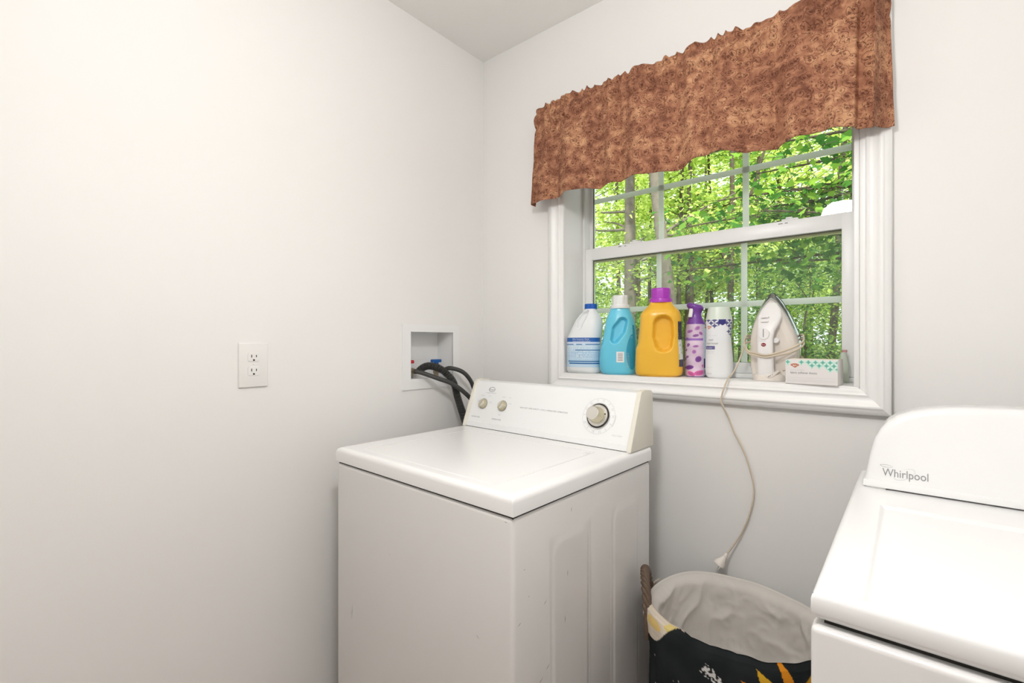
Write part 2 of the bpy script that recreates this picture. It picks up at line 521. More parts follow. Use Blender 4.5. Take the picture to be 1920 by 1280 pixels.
# moulded casing, four mitred lengths; profile (distance inwards from outer edge, height off the wall)
PROF = [(0.0, 0.0), (0.0, 0.017), (0.003, 0.020), (0.014, 0.0205), (0.0165, 0.0235), (0.021, 0.0245), (0.026, 0.0225), (0.030, 0.019), (0.037, 0.0155), (0.046, 0.0145), (0.050, 0.0165), (0.053, 0.018), (0.056, 0.016), (0.058, 0.0125), (0.068, 0.012), (0.0705, 0.0095), (0.0705, 0.0)]
PROF = [(a * 0.066 / 0.0705, b) for a, b in PROF]
def casing(side):
    vs = []
    for e in (0, 1):
        for d, h in PROF:
            if side == 'b': p = ((CX0 + d) if e == 0 else (CX1 - d), -h, CZ0 + d)
            elif side == 't': p = ((CX0 + d) if e == 0 else (CX1 - d), -h, CZ1 - d)
            elif side == 'l': p = (CX0 + d, -h, (CZ0 + d) if e == 0 else (CZ1 - d))
            else: p = (CX1 - d, -h, (CZ0 + d) if e == 0 else (CZ1 - d))
            vs.append(p)
    n = len(PROF)
    fs = [(i, (i + 1) % n, n + (i + 1) % n, n + i) for i in range(n)] + [tuple(range(n)), tuple(range(2 * n - 1, n - 1, -1))]
    o = pydata('casing', vs, fs, 'trim', win, 50)
    bm = bmesh.new(); bm.from_mesh(o.data); bmesh.ops.recalc_face_normals(bm, faces=bm.faces); bm.to_mesh(o.data); bm.free()
for s in 'btlr': casing(s)
# inner lining boards of the deep opening
IX0, IX1, IZ0, IZ1 = 0.4215, 1.3255, 1.108, 2.04
mkbox('sill_board', (WX0, WX1, -0.011, 0.215, WZ0, IZ0), 'trim', win, 0.002)
mkbox('side_jamb', (WX0, IX0, -0.0105, 0.215, IZ0, IZ1), 'trim', win, 0.0015)
mkbox('side_jamb', (IX1, WX1, -0.0105, 0.215, IZ0, IZ1), 'trim', win, 0.0015)
mkbox('head_jamb', (WX0, WX1, -0.0105, 0.215, IZ1, WZ1), 'trim', win, 0.0015)
# vinyl frame
def rect_frame(name, x0, x1, z0, z1, wl, wr, wb_, wt, y0, y1, material, parent, bev=0.002):
    bm = bmesh.new()
    box(bm, x0, x0 + wl, y0, y1, z0, z1, bev)
    box(bm, x1 - wr, x1, y0, y1, z0, z1, bev)
    box(bm, x0 + wl - bev, x1 - wr + bev, y0 + 0.0003, y1 - 0.0003, z0, z0 + wb_, bev)
    box(bm, x0 + wl - bev, x1 - wr + bev, y0 + 0.0003, y1 - 0.0003, z1 - wt, z1, bev)
    return obj(name, bm, material, parent)
rect_frame('vinyl_frame', IX0, IX1, IZ0, IZ1, 0.009, 0.009, 0.014, 0.012, 0.138, 0.222, 'vinyl', win)
low = rect_frame('lower_sash', 0.430, 1.3165, 1.1225, 1.598, 0.0277, 0.0317, 0.0345, 0.0465, 0.148, 0.176, 'vinyl', win)
mkbox('glass_pane', (0.452, 1.290, 0.1645, 0.1665, 1.150, 1.556), 'glass', low)
for x in (0.729, 1.0187):
    mkbox('grille_bar', (x - 0.0095, x + 0.0095, 0.1670, 0.1690, 1.155, 1.552), 'grille', low, 0.0004)
mkbox('grille_bar', (0.456, 1.288, 0.1668, 0.1692, 1.3395, 1.3585), 'grille', low, 0.0004)
rect_frame('gasket', 0.4577, 1.2848, 1.157, 1.5515, 0.0012, 0.0012, 0.0008, 0.0025, 0.158, 0.166, 'gasket', low, 0.0002)
mkbox('weather_strip', (0.445, 1.302, 0.186, 0.204, 1.5475, 1.5578), 'vinyl_cream', win)
up = rect_frame('upper_sash', 0.4225, 1.3245, 1.558, 2.03, 0.0175, 0.0175, 0.046, 0.03, 0.180, 0.208, 'vinyl', win)
mkbox('glass_pane', (0.434, 1.314, 0.1965, 0.1985, 1.60, 2.003), 'glass', up)
for x in (0.7243, 1.016):
    mkbox('grille_bar', (x - 0.010, x + 0.010, 0.1990, 0.2010, 1.602, 2.002), 'grille', up, 0.0004)
mkbox('grille_bar', (0.438, 1.309, 0.1988, 0.2012, 1.789, 1.809), 'grille', up, 0.0004)
rect_frame('gasket', 0.440, 1.307, 1.604, 2.0, 0.0012, 0.0012, 0.0008, 0.0012, 0.190, 0.198, 'gasket', up, 0.0002)
for x in (0.62, 1.13):
    bm = bmesh.new(); box(bm, x, x + 0.045, 0.150, 0.172, 1.598, 1.604, 0.002); box(bm, x + 0.012, x + 0.03, 0.146, 0.165, 1.603, 1.608, 0.002)
    obj('sash_lock', bm, 'vinyl', low)
mkbox('insect_screen', (0.436, 1.311, 0.2125, 0.2130, 1.125, 1.585), 'screen', win)
# chips in the paint of the meeting rail
for x, w in ((1.122, 0.012), (1.14, 0.008), (0.575, 0.012), (0.60, 0.008)):
    mkbox('paint_chip', (x, x + w, 0.1474, 0.1482, 1.589, 1.5915), 'ink_grey', low)

# ------------------------------------------------------------------ wall outlet
outl = empty('power_outlet', (0.0, -0.954, 1.158), 0, 'white duplex power outlet with wide plate on the left wall', 'outlet')
bm = bmesh.new(); box(bm, 0.0, 0.006, -0.0397, 0.0397, -0.0632, 0.0632, 0.003, 3)
obj('cover_plate', bm, 'plate', outl)
for s in (1, -1):
    zc = s * 0.0197 + 0.003
    pts = []
    for k in range(40):
        a = 2 * PI * k / 40
        pts.append((max(-0.0165, min(0.0165, 0.0187 * math.cos(a))), zc + max(-0.0135, min(0.0135, 0.0187 * math.sin(a)))))
    fc = extrude_poly('receptacle_face', pts, 0.003, 0.0075, 'plate', outl, 'yz', 0.0008)
    for yy, hh in ((-0.0063, 0.008), (0.0063, 0.0065)):
        mkbox('slot', (0.0071, 0.0078, yy - 0.0011, yy + 0.0011, zc + 0.0028 - hh / 2, zc + 0.0028 + hh / 2), 'slot', fc)
    lathe('slot', [(0.0001, 0), (0.0026, 0), (0.0026, 0.0006), (0.0001, 0.0006)], 'slot', fc, 16, (1, 0, 0), (0.0072, -0.0003, zc - 0.0085))
lathe('screw', [(0.0001, 0), (0.003, 0), (0.0025, 0.001), (0.0001, 0.0012)], 'plate', outl, 16, (1, 0, 0), (0.006, 0, 0.003))

# ------------------------------------------------------------------ hose box in the left wall
hb = empty('hose_box', (0.0, -0.291, 1.045), 0, 'white recessed washer hose box with red and blue valves', 'hose box')
def hbY(y): return y + 0.291
def hbZ(z): return z - 1.045
bm = bmesh.new()
for d in ((-0.436, -0.398, 1.045, 1.291), (-0.184, -0.148, 1.045, 1.291), (-0.398, -0.184, 1.045, 1.085), (-0.398, -0.184, 1.263, 1.291)):
    box(bm, 0.0, 0.005, hbY(d[0]), hbY(d[1]), hbZ(d[2]), hbZ(d[3]))
bmesh.ops.remove_doubles(bm, verts=bm.verts, dist=1e-5)
obj('face_frame', bm, 'box_plastic', hb)
bm = bmesh.new()
T = 0.0025
dp = -0.092
box(bm, dp - T, dp, hbY(-0.4005), hbY(-0.1815), hbZ(1.0815), hbZ(1.2665))
box(bm, dp, 0.002, hbY(-0.4005), hbY(-0.398), hbZ(1.0815), hbZ(1.2665))
box(bm, dp, 0.002, hbY(-0.184), hbY(-0.1815), hbZ(1.0815), hbZ(1.2665))
box(bm, dp, 0.002, hbY(-0.4005), hbY(-0.1815), hbZ(1.0815), hbZ(1.085))
box(bm, dp, 0.002, hbY(-0.4005), hbY(-0.1815), hbZ(1.263), hbZ(1.2665))
obj('recess_liner', bm, 'box_plastic', hb)
lathe('drain_collar', [(0.030, 0), (0.030, 0.012), (0.024, 0.016), (0.023, 0.004)], 'box_plastic', hb, 32, None, (-0.048, hbY(-0.325), hbZ(1.085)))
for nm, yy, mt_ in (('hot', -0.372, 'red'), ('cold', -0.232, 'blue')):
    vx = -0.045
    body = lathe('valve_body', [(0.010, 0.0), (0.010, 0.012), (0.012, 0.014), (0.012, 0.030), (0.009, 0.032), (0.006, 0.034), (0.006, 0.044)], 'brass', hb, 20, None, (vx, hbY(yy), hbZ(1.085)))
    lathe('outlet_nipple', [(0.0095, 0.0), (0.0095, 0.016), (0.0125, 0.016), (0.0125, 0.024), (0.0105, 0.025), (0.0105, 0.036)], 'brass', body, 20, (1, 0, 0), (vx + 0.006, hbY(yy), hbZ(1.112)))
    bm = bmesh.new()
    z = hbZ(1.129)
    box(bm, vx - 0.008, vx + 0.008, hbY(yy) - 0.008, hbY(yy) + 0.008, z, z + 0.014, 0.002)
    box(bm, vx - 0.009, vx + 0.009, hbY(yy) - 0.023, hbY(yy) + 0.023, z + 0.012, z + 0.025, 0.003)
    obj('valve_handle', bm, mt_, body)

def hose(name, pts, r, label, ribbed=False, sub=14):
    path = catmull(pts, sub)
    if ribbed:
        ln = sum((path[i + 1] - path[i]).length for i in range(len(path) - 1))
        # resample evenly so that each rib gets four rings
        n = int(ln / 0.0011)
        cum = [0]
        for i in range(len(path) - 1): cum.append(cum[-1] + (path[i + 1] - path[i]).length)
        out = []
        k = 0
        for i in range(n + 1):
            s = ln * i / n
            while k < len(path) - 2 and cum[k + 1] < s: k += 1
            t = (s - cum[k]) / max(1e-9, cum[k + 1] - cum[k])
            out.append(path[k].lerp(path[k + 1], t))
        path = out
        m = len(path)
        f = lambda q: r + 0.0017 * math.sin(2 * PI * q * m / 4.6)
        o = tube(name, path, f, 'rubber', None, 18, 80)
    else:
        o = tube(name, path, r, 'rubber', None, 16, 60)
    tag(o, label, 'hose')
    return o
hose('drain_hose', [(-0.048, -0.325, 1.088), (-0.046, -0.320, 1.110), (-0.018, -0.300, 1.130), (0.022, -0.274, 1.121), (0.05, -0.250, 1.092), (0.062, -0.232, 1.06), (0.07, -0.222, 1.01), (0.078, -0.200, 0.94), (0.08, -0.165, 0.86), (0.09, -0.10, 0.75), (0.2, -0.085, 0.5), (0.26, -0.085, 0.25), (0.3, -0.085, 0.05)],
     0.0135, 'black corrugated drain hose arching out of the white hose box', True)
hose('supply_hose', [(-0.012, -0.372, 1.112), (0.0, -0.372, 1.112), (0.022, -0.355, 1.106), (0.060, -0.318, 1.087), (0.090, -0.270, 1.065), (0.112, -0.215, 1.022), (0.118, -0.165, 0.97), (0.125, -0.128, 0.90), (0.135, -0.122, 0.80), (0.16, -0.122, 0.72)],
     0.0085, 'smooth black supply hose running from the red valve')
hose('supply_hose', [(-0.012, -0.232, 1.112), (0.0, -0.232, 1.112), (0.03, -0.222, 1.12), (0.06, -0.185, 1.105), (0.075, -0.155, 1.07), (0.083, -0.135, 1.02), (0.09, -0.105, 0.95), (0.11, -0.075, 0.87), (0.2, -0.06, 0.78), (0.28, -0.075, 0.72)],
     0.0085, 'smooth black supply hose running from the blue valve')

# ------------------------------------------------------------------ top-loading washer
WA = R(-1.3)
wfr = Vector((0.837, -0.797)); ex = Vector((math.cos(WA), math.sin(WA))); ey = Vector((-math.sin(WA), math.cos(WA)))
wc = wfr - ex * 0.343 + ey * 0.31
wash = empty('washing_machine', (wc.x, wc.y, 0), WA, 'white top-loading washer with slanted console and round dials', 'washer')
def wx(x): return x + 0.343
def wy(y): return y - 0.31
WT = 0.916
# cabinet with pressed ribs on its right side
bm = bmesh.new()
box(bm, wx(-0.686), wx(-0.0015), wy(0), wy(0.615), 0.03, 0.872, 0.010, 4)
cabinet = obj('cabinet', bm, 'enamel_cab_shade', wash)
def rib(y0, y1, ztop, zslope):
    nu, nv = 44, 90
    def fn(u, v):
        y = y0 - 0.02 + u * (y1 - y0 + 0.04)
        z = 0.06 + v * (ztop + 0.02 - 0.06)
        inx = min(y - y0, y1 - y)
        tz = ztop - 0.0 - z
        d = min(inx, tz)
        # round the corners
        if inx < 0.03 and tz < 0.03:
            d = 0.03 - math.hypot(0.03 - inx, 0.03 - tz)
        h = 0.0021 * sstep(-0.0025, 0.0025, d)
        edge = min(u, 1 - u, v, 1 - v)
        return (wx(-0.0015) + (h + 0.0003 if edge > 0 else -0.001), wy(y), z)
    vs, fs = grid(nu, nv, fn)
    pydata('pressed_rib', vs, fs, 'enamel_cab_shade', cabinet, 180)
rib(0.135, 0.272, 0.785, 0)
rib(0.400, 0.530, 0.785, 0)
# scuffs on the enamel
for yy, zz, ln, a in ((0.105, 0.665, 0.012, 0.6), (0.02, 0.655, 0.012, 0.5), (0.09, 0.505, 0.02, 0.55), (0.115, 0.522, 0.018, 0.6), (0.135, 0.535, 0.01, 0.6), (0.20, 0.84, 0.012, 1.5), (0.175, 0.60, 0.02, 1.57), (0.185, 0.70, 0.016, 1.57), (0.035, 0.76, 0.005, 0.3), (0.05, 0.70, 0.004, 0.3)):
    c, s = math.cos(a) * ln / 2, math.sin(a) * ln / 2
    w = 0.0007
    x_ = wx(0.0016 if 0.14 < yy < 0.27 else -0.0012)
    nx, nz = -math.sin(a) * w, math.cos(a) * w
    pydata('scuff', [(x_, wy(yy) - c, zz - s), (x_, wy(yy) + nx, zz + nz), (x_, wy(yy) + c, zz + s), (x_, wy(yy) - nx, zz - nz)], [(0, 1, 2, 3)], 'scuff', cabinet, 0)
for xx, zz, ln, a in ((-0.10, 0.60, 0.012, -0.6), (-0.42, 0.68, 0.004, 0.3), (-0.60, 0.47, 0.05, 1.5), (-0.02, 0.862, 0.01, 0.0), (-0.605, 0.46, 0.04, 1.62)):
    c, s = math.cos(a) * ln / 2, math.sin(a) * ln / 2
    w = 0.0005
    nx, nz = -math.sin(a) * w, math.cos(a) * w
    y_ = wy(-0.0004)
    pydata('scuff', [(wx(xx) - c, y_, zz - s), (wx(xx) + nx, y_, zz + nz), (wx(xx) + c, y_, zz + s), (wx(xx) - nx, y_, zz - nz)], [(0, 1, 2, 3)], 'scuff', cabinet, 0)
mkbox('gap_shade', (wx(-0.681), wx(-0.006), wy(0.005), wy(0.612), 0.868, 0.884), 'dark_gap', wash)  # dark slab painting the shadow in the gap under the top panel
# top panel: ring around the lid opening, lid set in with a narrow joint
LX0, LX1, LY0, LY1 = -0.600, -0.083, 0.036, 0.445
def top_h(x, y):
    # rounded outer edges of the pressed top
    e = min(x + 0.688, -x + 0.001, y + 0.002)
    r = 0.014
    h = WT
    if e < r:
        h -= r - math.sqrt(max(0.0, r * r - (r - e) ** 2))
    g = min(x - LX0, LX1 - x, y - LY0, LY1 - y)
    if LX0 - .02 < x < LX1 + .02:
        cx = min(x - LX0, LX1 - x); cy = min(y - LY0, LY1 - y); rr = 0.02
        if cx < rr and cy < rr: g = rr - math.hypot(rr - cx, rr - cy)
    h -= 0.0045 * (1 - sstep(0.0, 0.0022, abs(g)))
    return h
def coords(a, b, fine, step):
    s = set()
    x = a
    while x < b: s.add(round(x, 5)); x += step
    s.add(b)
    for c in fine:
        for d in (-0.004, -0.0022, -0.0011, 0, 0.0011, 0.0022, 0.004): s.add(round(c + d, 5))
    for d in (0, 0.001, 0.0025, 0.0045, 0.007, 0.010, 0.014):
        s.add(round(a + d, 5)); s.add(round(b - d, 5))
    return sorted(v for v in s if a <= v <= b)
xs = coords(-0.688, 0.001, (LX0, LX1), 0.02)
ys = coords(-0.002, 0.617, (LY0, LY1), 0.02)
vs = [(wx(x), wy(y), top_h(x, y)) for y in ys for x in xs]
nx_, ny_ = len(xs), len(ys)
fs = []
lid_f = []
for j in range(ny_ - 1):
    for i in range(nx_ - 1):
        f = (j * nx_ + i, j * nx_ + i + 1, (j + 1) * nx_ + i + 1, (j + 1) * nx_ + i)
        xm = (xs[i] + xs[i + 1]) / 2; ym = (ys[j] + ys[j + 1]) / 2
        (lid_f if LX0 < xm < LX1 and LY0 < ym < LY1 else fs).append(f)
# skirt
bnd = [i for i in range(nx_)] + [j * nx_ + nx_ - 1 for j in range(1, ny_)] + [(ny_ - 1) * nx_ + i for i in range(nx_ - 2, -1, -1)] + [j * nx_ for j in range(ny_ - 2, 0, -1)]
k0 = len(vs)
for b in bnd: vs.append((vs[b][0], vs[b][1], 0.8765))
nb = len(bnd)
fs += [(bnd[i], k0 + i, k0 + (i + 1) % nb, bnd[(i + 1) % nb]) for i in range(nb)]
fs.append(tuple(range(k0, k0 + nb)))
def sub(vs, fs):
    used = sorted({i for f in fs for i in f}); mp = {u: i for i, u in enumerate(used)}
    return [vs[u] for u in used], [tuple(mp[i] for i in f) for f in fs]
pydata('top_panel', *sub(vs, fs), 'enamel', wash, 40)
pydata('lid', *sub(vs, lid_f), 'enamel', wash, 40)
for sx in (-0.65, -0.036):
    for sy in (0.04, 0.57):
        lathe('foot', [(0.012, 0.03), (0.012, 0.012), (0.022, 0.010), (0.022, 0.0)], 'dark_gap', wash, 20, None, (wx(sx), wy(sy), 0))
# console
cprof = [(0.500, 0.9165), (0.504, 0.934), (0.5095, 0.9365), (0.561, 1.070), (0.566, 1.0765), (0.585, 1.0805), (0.622, 1.077), (0.630, 1.070), (0.636, 0.9165)]
cap_prof = [(0.495, 0.9165), (0.501, 0.937), (0.557, 1.074), (0.563, 1.081), (0.585, 1.085), (0.625, 1.081), (0.634, 1.072), (0.639, 0.9165)]
cons = extrude_poly('console', [(wy(a), b) for a, b in cprof], wx(-0.672), wx(-0.014), 'console', wash, 'yz', 0.001)
for a, b in ((-0.684, -0.670), (-0.016, -0.002)):
    extrude_poly('console_end_cap', [(wy(p), q) for p, q in cap_prof], wx(a), wx(b), 'console_cream', wash, 'yz', 0.002)
mkbox('gap_shade', (wx(-0.67), wx(-0.016), wy(0.4995), wy(0.63), 0.9145, 0.9175), 'dark_gap', wash)  # dark strip for the shadow line under the console
cn = Vector((0, -(1.070 - 0.9365), 0.561 - 0.5095)).normalized()          # outward normal of the sloping face
cu = Vector((0, 0.561 - 0.5095, 1.070 - 0.9365)).normalized()
def on_console(x, z, off=0.0):
    t = (z - 0.9365) / (1.070 - 0.9365)
    return Vector((wx(x), wy(0.5095 + t * (0.561 - 0.5095)), z)) + cn * off
def cmap(x0, z0):
    b = on_console(x0, z0, 0.0004)
    return lambda px, py: b + Vector((px, 0, 0)) + cu * py
def knob(x, z, name, r, h, marks=True):
    p = on_console(x, z)
    k = lathe(name, [(r * 1.12, 0), (r * 1.12, 0.003), (r, 0.004), (r, h * 0.45), (r * 0.86, h * 0.55), (r * 0.80, h), (r * 0.74, h + 0.001)], 'knob', wash, 10 if False else 36, cn, p)
    lathe('knob_face', [(r * 0.74, h + 0.0005), (r * 0.7, h + 0.0014), (0.0005, h + 0.0016)], 'knob_face', k, 36, cn, p)
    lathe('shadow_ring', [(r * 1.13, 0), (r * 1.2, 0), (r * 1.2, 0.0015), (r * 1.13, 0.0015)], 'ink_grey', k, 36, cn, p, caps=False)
    # raised grip bar
    bm = bmesh.new(); box(bm, -r * 0.16, r * 0.16, -r * 0.82, r * 0.82, 0.004, h + 0.003, 0.001)
    q = Matrix.Translation(p) @ Matrix((Vector((1, 0, 0)), cu, cn)).transposed().to_4x4() @ Matrix.Rotation(-0.6, 4, 'Z')
    bmesh.ops.transform(bm, matrix=q, verts=bm.verts)
    obj('grip_bar', bm, 'knob', k)
knob(-0.612, 0.998, 'water_knob', 0.0165, 0.013)
knob(-0.517, 0.998, 'temperature_knob', 0.0165, 0.013)
dx, dz = -0.128, 1.002
p = on_console(dx, dz)
dial = lathe('timer_dial', [(0.040, 0), (0.040, 0.003), (0.0375, 0.004)], 'chrome', wash, 56, cn, p)
lathe('dial_groove', [(0.0375, 0.0042), (0.0335, 0.0042)], 'dark_gap', dial, 56, cn, p, caps=False)
lathe('dial_skirt', [(0.0335, 0.004), (0.033, 0.008), (0.0305, 0.010), (0.020, 0.0105)], 'knob_face', dial, 56, cn, p)
lathe('dial_knob', [(0.0245, 0.010), (0.0245, 0.014), (0.0225, 0.017), (0.0215, 0.036), (0.020, 0.038)], 'knob', dial, 56, cn, p)
lathe('knob_face', [(0.020, 0.038), (0.0185, 0.0392), (0.0005, 0.0385)], 'knob_face', dial, 56, cn, p)
mk = p + Vector((0.0265, 0, 0)) + cu * 0.006 + cn * 0.0108
lathe('dial_mark', [(0.0001, 0), (0.0022, 0), (0.0022, 0.0004), (0.0001, 0.0004)], 'slot', dial, 12, cn, mk)
# scale printed around the dial
def arc_strip(rad, w, a0, a1, n=60):
    vs, fs = [], []
    for i in range(n + 1):
        a = a0 + (a1 - a0) * i / n
        for rr in (rad - w / 2, rad + w / 2):
            vs.append(on_console(dx, dz, 0.0004) + Vector((rr * math.cos(a), 0, 0)) + cu * (rr * math.sin(a)))
    for i in range(n): fs.append((2 * i, 2 * i + 1, 2 * i + 3, 2 * i + 2))
    return vs, fs
V, Fc = [], []
for rad, w, a0, a1 in ((0.0545, 0.0007, 0, 2 * PI), (0.0572, 0.0016, -0.5, 0.15)):
    v, f = arc_strip(rad, w, a0, a1); o_ = len(V); V += v; Fc += [tuple(o_ + q for q in ff) for ff in f]
for a in np.arange(0, 2 * PI, PI / 7):
    for da in (0, 0.09) if rng.random() < 0.4 else (0,):
        v, f = arc_strip(0.0485, 0.008, a + da, a + da + 0.022, 1); o_ = len(V); V += v; Fc += [tuple(o_ + q for q in ff) for ff in f]
pydata('dial_scale', V, Fc, 'ink_light', cons, 0)
text_on('console_lettering', 'HEAVY DUTY  SUPER CAPACITY  4 CYCLE  6 TEMPERATURE COMBINATIONS', 0.0068, cmap(-0.436, 0.998), 'ink_grey', cons, sx=0.84)
text_on('console_lettering', 'WATER LEVEL', 0.0068, cmap(-0.655, 0.949), 'ink_grey', cons)
text_on('console_lettering', 'TEMPERATURE', 0.0068, cmap(-0.553, 0.949), 'ink_grey', cons)
for tx, x, z in (('MEDIUM', -0.632, 1.025), ('HIGH', -0.594, 1.025), ('LARGE', -0.586, 1.004), ('WARM', -0.527, 1.026), ('HOT', -0.496, 1.026), ('COLD', -0.492, 1.006), ('COLD', -0.528, 0.966), ('LOW', -0.645, 1.006)):
    text_on('console_lettering', tx, 0.005, cmap(x, z), 'ink_light', cons)
text_on('console_lettering', 'PULL START', 0.006, cmap(-0.072, 0.952), 'ink_light', cons)
# oval badge
V, Fc = [], []
b0 = on_console(-0.586, 1.050, 0.0005)
for i in range(49):
    a = 2 * PI * i / 48
    for q, k in ((1.0, 0), (0.88, 1)):
        V.append(b0 + Vector((0.0155 * q * math.cos(a), 0, 0)) + cu * (0.0095 * (q if k == 0 else 0.82) * math.sin(a)))
Fc = [(2 * i, 2 * i + 1, 2 * i + 3, 2 * i + 2) for i in range(48)]
pydata('badge_oval', V, Fc, 'ink_grey', cons, 0)
text_on('badge_lettering', 'Roper', 0.0105, cmap(-0.586, 1.0465), 'ink_grey', cons, 'CENTER')
text_on('badge_lettering', 'BY WHIRLPOOL CORPORATION', 0.0034, cmap(-0.586, 1.0365), 'ink_grey', cons, 'CENTER')

# ------------------------------------------------------------------ dryer
dry = empty('clothes_dryer', (1.690, -0.50, 0), 0, 'white dryer with rounded console at the right edge of the photo', 'dryer')
def dX(x): return x - 1.690
def dY(y): return y + 0.50
DX0, DX1, DY0, DY1 = 1.347, 2.033, -0.850, -0.14
DT = 0.922
mkbox('cabinet', (dX(DX0 + 0.001), dX(DX1 - 0.001), dY(DY0 + 0.004), dY(DY1), 0.03, 0.878), 'dryer_cab_shade', dry, 0.004)
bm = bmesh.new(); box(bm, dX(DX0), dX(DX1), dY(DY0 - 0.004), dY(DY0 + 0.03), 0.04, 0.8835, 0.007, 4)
dfront = obj('front_panel', bm, 'dryer_cab_shade', dry)
mkbox('gap_shade', (dX(DX0 + 0.012), dX(DX1 - 0.012), dY(DY0 + 0.014), dY(DY1 - 0.01), 0.87, 0.893), 'dark_gap', dry)  # dark slab as painted shade between dryer cabinet and top
bm = bmesh.new(); box(bm, dX(1.42), dX(1.96), dY(DY0 - 0.016), dY(DY0 - 0.003), 0.22, 0.76, 0.02, 4)
ddoor = obj('door', bm, 'dryer_white', dry)
bm = bmesh.new(); box(bm, dX(1.445), dX(1.465), dY(DY0 - 0.022), dY(DY0 - 0.012), 0.42, 0.56, 0.004)
obj('handle', bm, 'dryer_cab_shade', ddoor)
def dtop(x, y):
    e = min(x - DX0, DX1 - x, y - DY0)
    r = 0.007
    h = DT
    if e < r: h -= r - math.sqrt(max(0.0, r * r - (r - e) ** 2))
    # slightly raised side margins around a recessed centre
    ix = min(x - 1.399, 1.981 - x); iy = min(y + 0.833, -0.408 - y)
    d = min(ix, iy)
    h -= 0.005 * sstep(-0.004, 0.004, d)
    h += 0.003 * (1 - sstep(0.004, 0.03, e)) * sstep(0.0, 0.012, e)
    return h
xs = coords(DX0, DX1, (1.397, 1.401, 1.981), 0.02); ys = coords(DY0, DY1, (-0.835, -0.831, -0.406, -0.410), 0.02)
nx_, ny_ = len(xs), len(ys)
vs = [(dX(x), dY(y), dtop(x, y)) for y in ys for x in xs]
fs = [(j * nx_ + i, j * nx_ + i + 1, (j + 1) * nx_ + i + 1, (j + 1) * nx_ + i) for j in range(ny_ - 1) for i in range(nx_ - 1)]
bnd = [i for i in range(nx_)] + [j * nx_ + nx_ - 1 for j in range(1, ny_)] + [(ny_ - 1) * nx_ + i for i in range(nx_ - 2, -1, -1)] + [j * nx_ for j in range(ny_ - 2, 0, -1)]
nb = len(bnd)
cur = bnd
for inset, z in ((0.0, 0.8995), (0.002, 0.895), (0.006, 0.891), (0.012, 0.8895)):
    k0 = len(vs)
    for b in bnd:
        x, y, _ = vs[b]
        x = min(max(x, dX(DX0 + inset)), dX(DX1 - inset)); y = max(y, dY(DY0 + inset))
        vs.append((x, y, z))
    fs += [(cur[i], k0 + i, k0 + (i + 1) % nb, cur[(i + 1) % nb]) for i in range(nb)]
    cur = list(range(k0, k0 + nb))
fs.append(tuple(cur))
dtp = pydata('top_panel', vs, fs, 'dryer_white', dry, 50)
for x, y, w, l in ((1.3487, -0.8463, 0.0032, 0.0007),):
    mkbox('paint_chip', (dX(x), dX(x + w), dY(y), dY(y + l), DT - 0.0045, DT - 0.0012), 'ink_grey', dtp)
# console: rounded upper corners, soft front edge, leaning back
half = [(0.3285, 0.9265), (0.3245, 0.945), (0.3215, 0.965), (0.317, 0.992), (0.3090, 1.023), (0.3000, 1.042), (0.2880, 1.0585), (0.2720, 1.0715), (0.2500, 1.0815), (0.2220, 1.0890), (0.1800, 1.0950), (0.12, 1.0975), (0.0, 1.0985)]
outline = [(-a, b) for a, b in half] + [(a, b) for a, b in reversed(half[:-1])]
oc = [(a, b) for a, b in outline]
def inset_pt(p, d):
    # shrink towards the centre line, keep the foot level a little lower
    x, z = p
    sx = (0.3285 - d) / 0.3285
    return (x * sx, 0.9265 + (z - 0.9265) * (0.172 - d) / 0.172 + (d if z < 0.94 else 0) * 0.0)
V, Fc = [], []
layers = [(0.014, 0.0), (0.008, 0.0008), (0.0035, 0.0035), (0.001, 0.008), (0.0, 0.014), (0.0, 0.100), (0.006, 0.112)]
n = len(oc)
for d, yy in layers:
    for p in oc:
        x, z = inset_pt(p, d)
        lean = (z - 0.9265) / 0.172 * 0.034
        V.append((x, dY(-0.288) + yy + lean * (1 - yy / 0.112), z))
Fc = ring_faces(n, len(layers)) + [tuple(reversed(range(n))), tuple(range((len(layers) - 1) * n, len(layers) * n))]
dcon = pydata('console', V, Fc, 'dryer_white', dry, 50)
# lower lip of the console
extrude_poly('console_lip', [(dY(-0.2895), 0.9255), (dY(-0.2900), 0.929), (dY(-0.2868), 0.9385), (dY(-0.25), 0.9385), (dY(-0.25), 0.9255)], -0.3275, 0.3275, 'dryer_white', dcon, 'yz', 0.001)
mkbox('gap_shade', (-0.32, 0.32, dY(-0.268), dY(-0.19), 0.915, 0.9262), 'dark_gap', dcon)  # shade under the dryer console, drawn as a dark block
mkbox('clip', (-0.322, -0.29, dY(-0.287), dY(-0.262), 0.9215, 0.9258), 'dryer_cab_shade', dcon, 0.001)
def dmap(x0, z0, off=0.0006):
    def f(px, py):
        x, z = dX(x0) + px, z0 + py
        # the front face keeps the layer-0 plane
        return Vector((x, dY(-0.288) + (z - 0.9265) / 0.172 * 0.034 - off, z))
    return f
text_on('brand_lettering', 'Whirlpool', 0.0215, dmap(1.394, 0.950), 'ink_grey', dcon, sx=0.80)
def swoosh(cx, cz, rx, rz, a0, a1, rot, w, mt_):
    V, Fc = [], []
    f = dmap(cx, cz, 0.0005)
    n = 40
    for i in range(n + 1):
        t = i / n; a = a0 + (a1 - a0) * t
        ww = w * (0.25 + math.sin(PI * t))
        for s in (-1, 1):
            x = (rx + s * ww) * math.cos(a); z = (rz + s * ww) * math.sin(a)
            V.append(f(x * math.cos(rot) - z * math.sin(rot), x * math.sin(rot) + z * math.cos(rot)))
    Fc = [(2 * i, 2 * i + 1, 2 * i + 3, 2 * i + 2) for i in range(n)]
    pydata('brand_swoosh', V, Fc, mt_, dcon, 0)
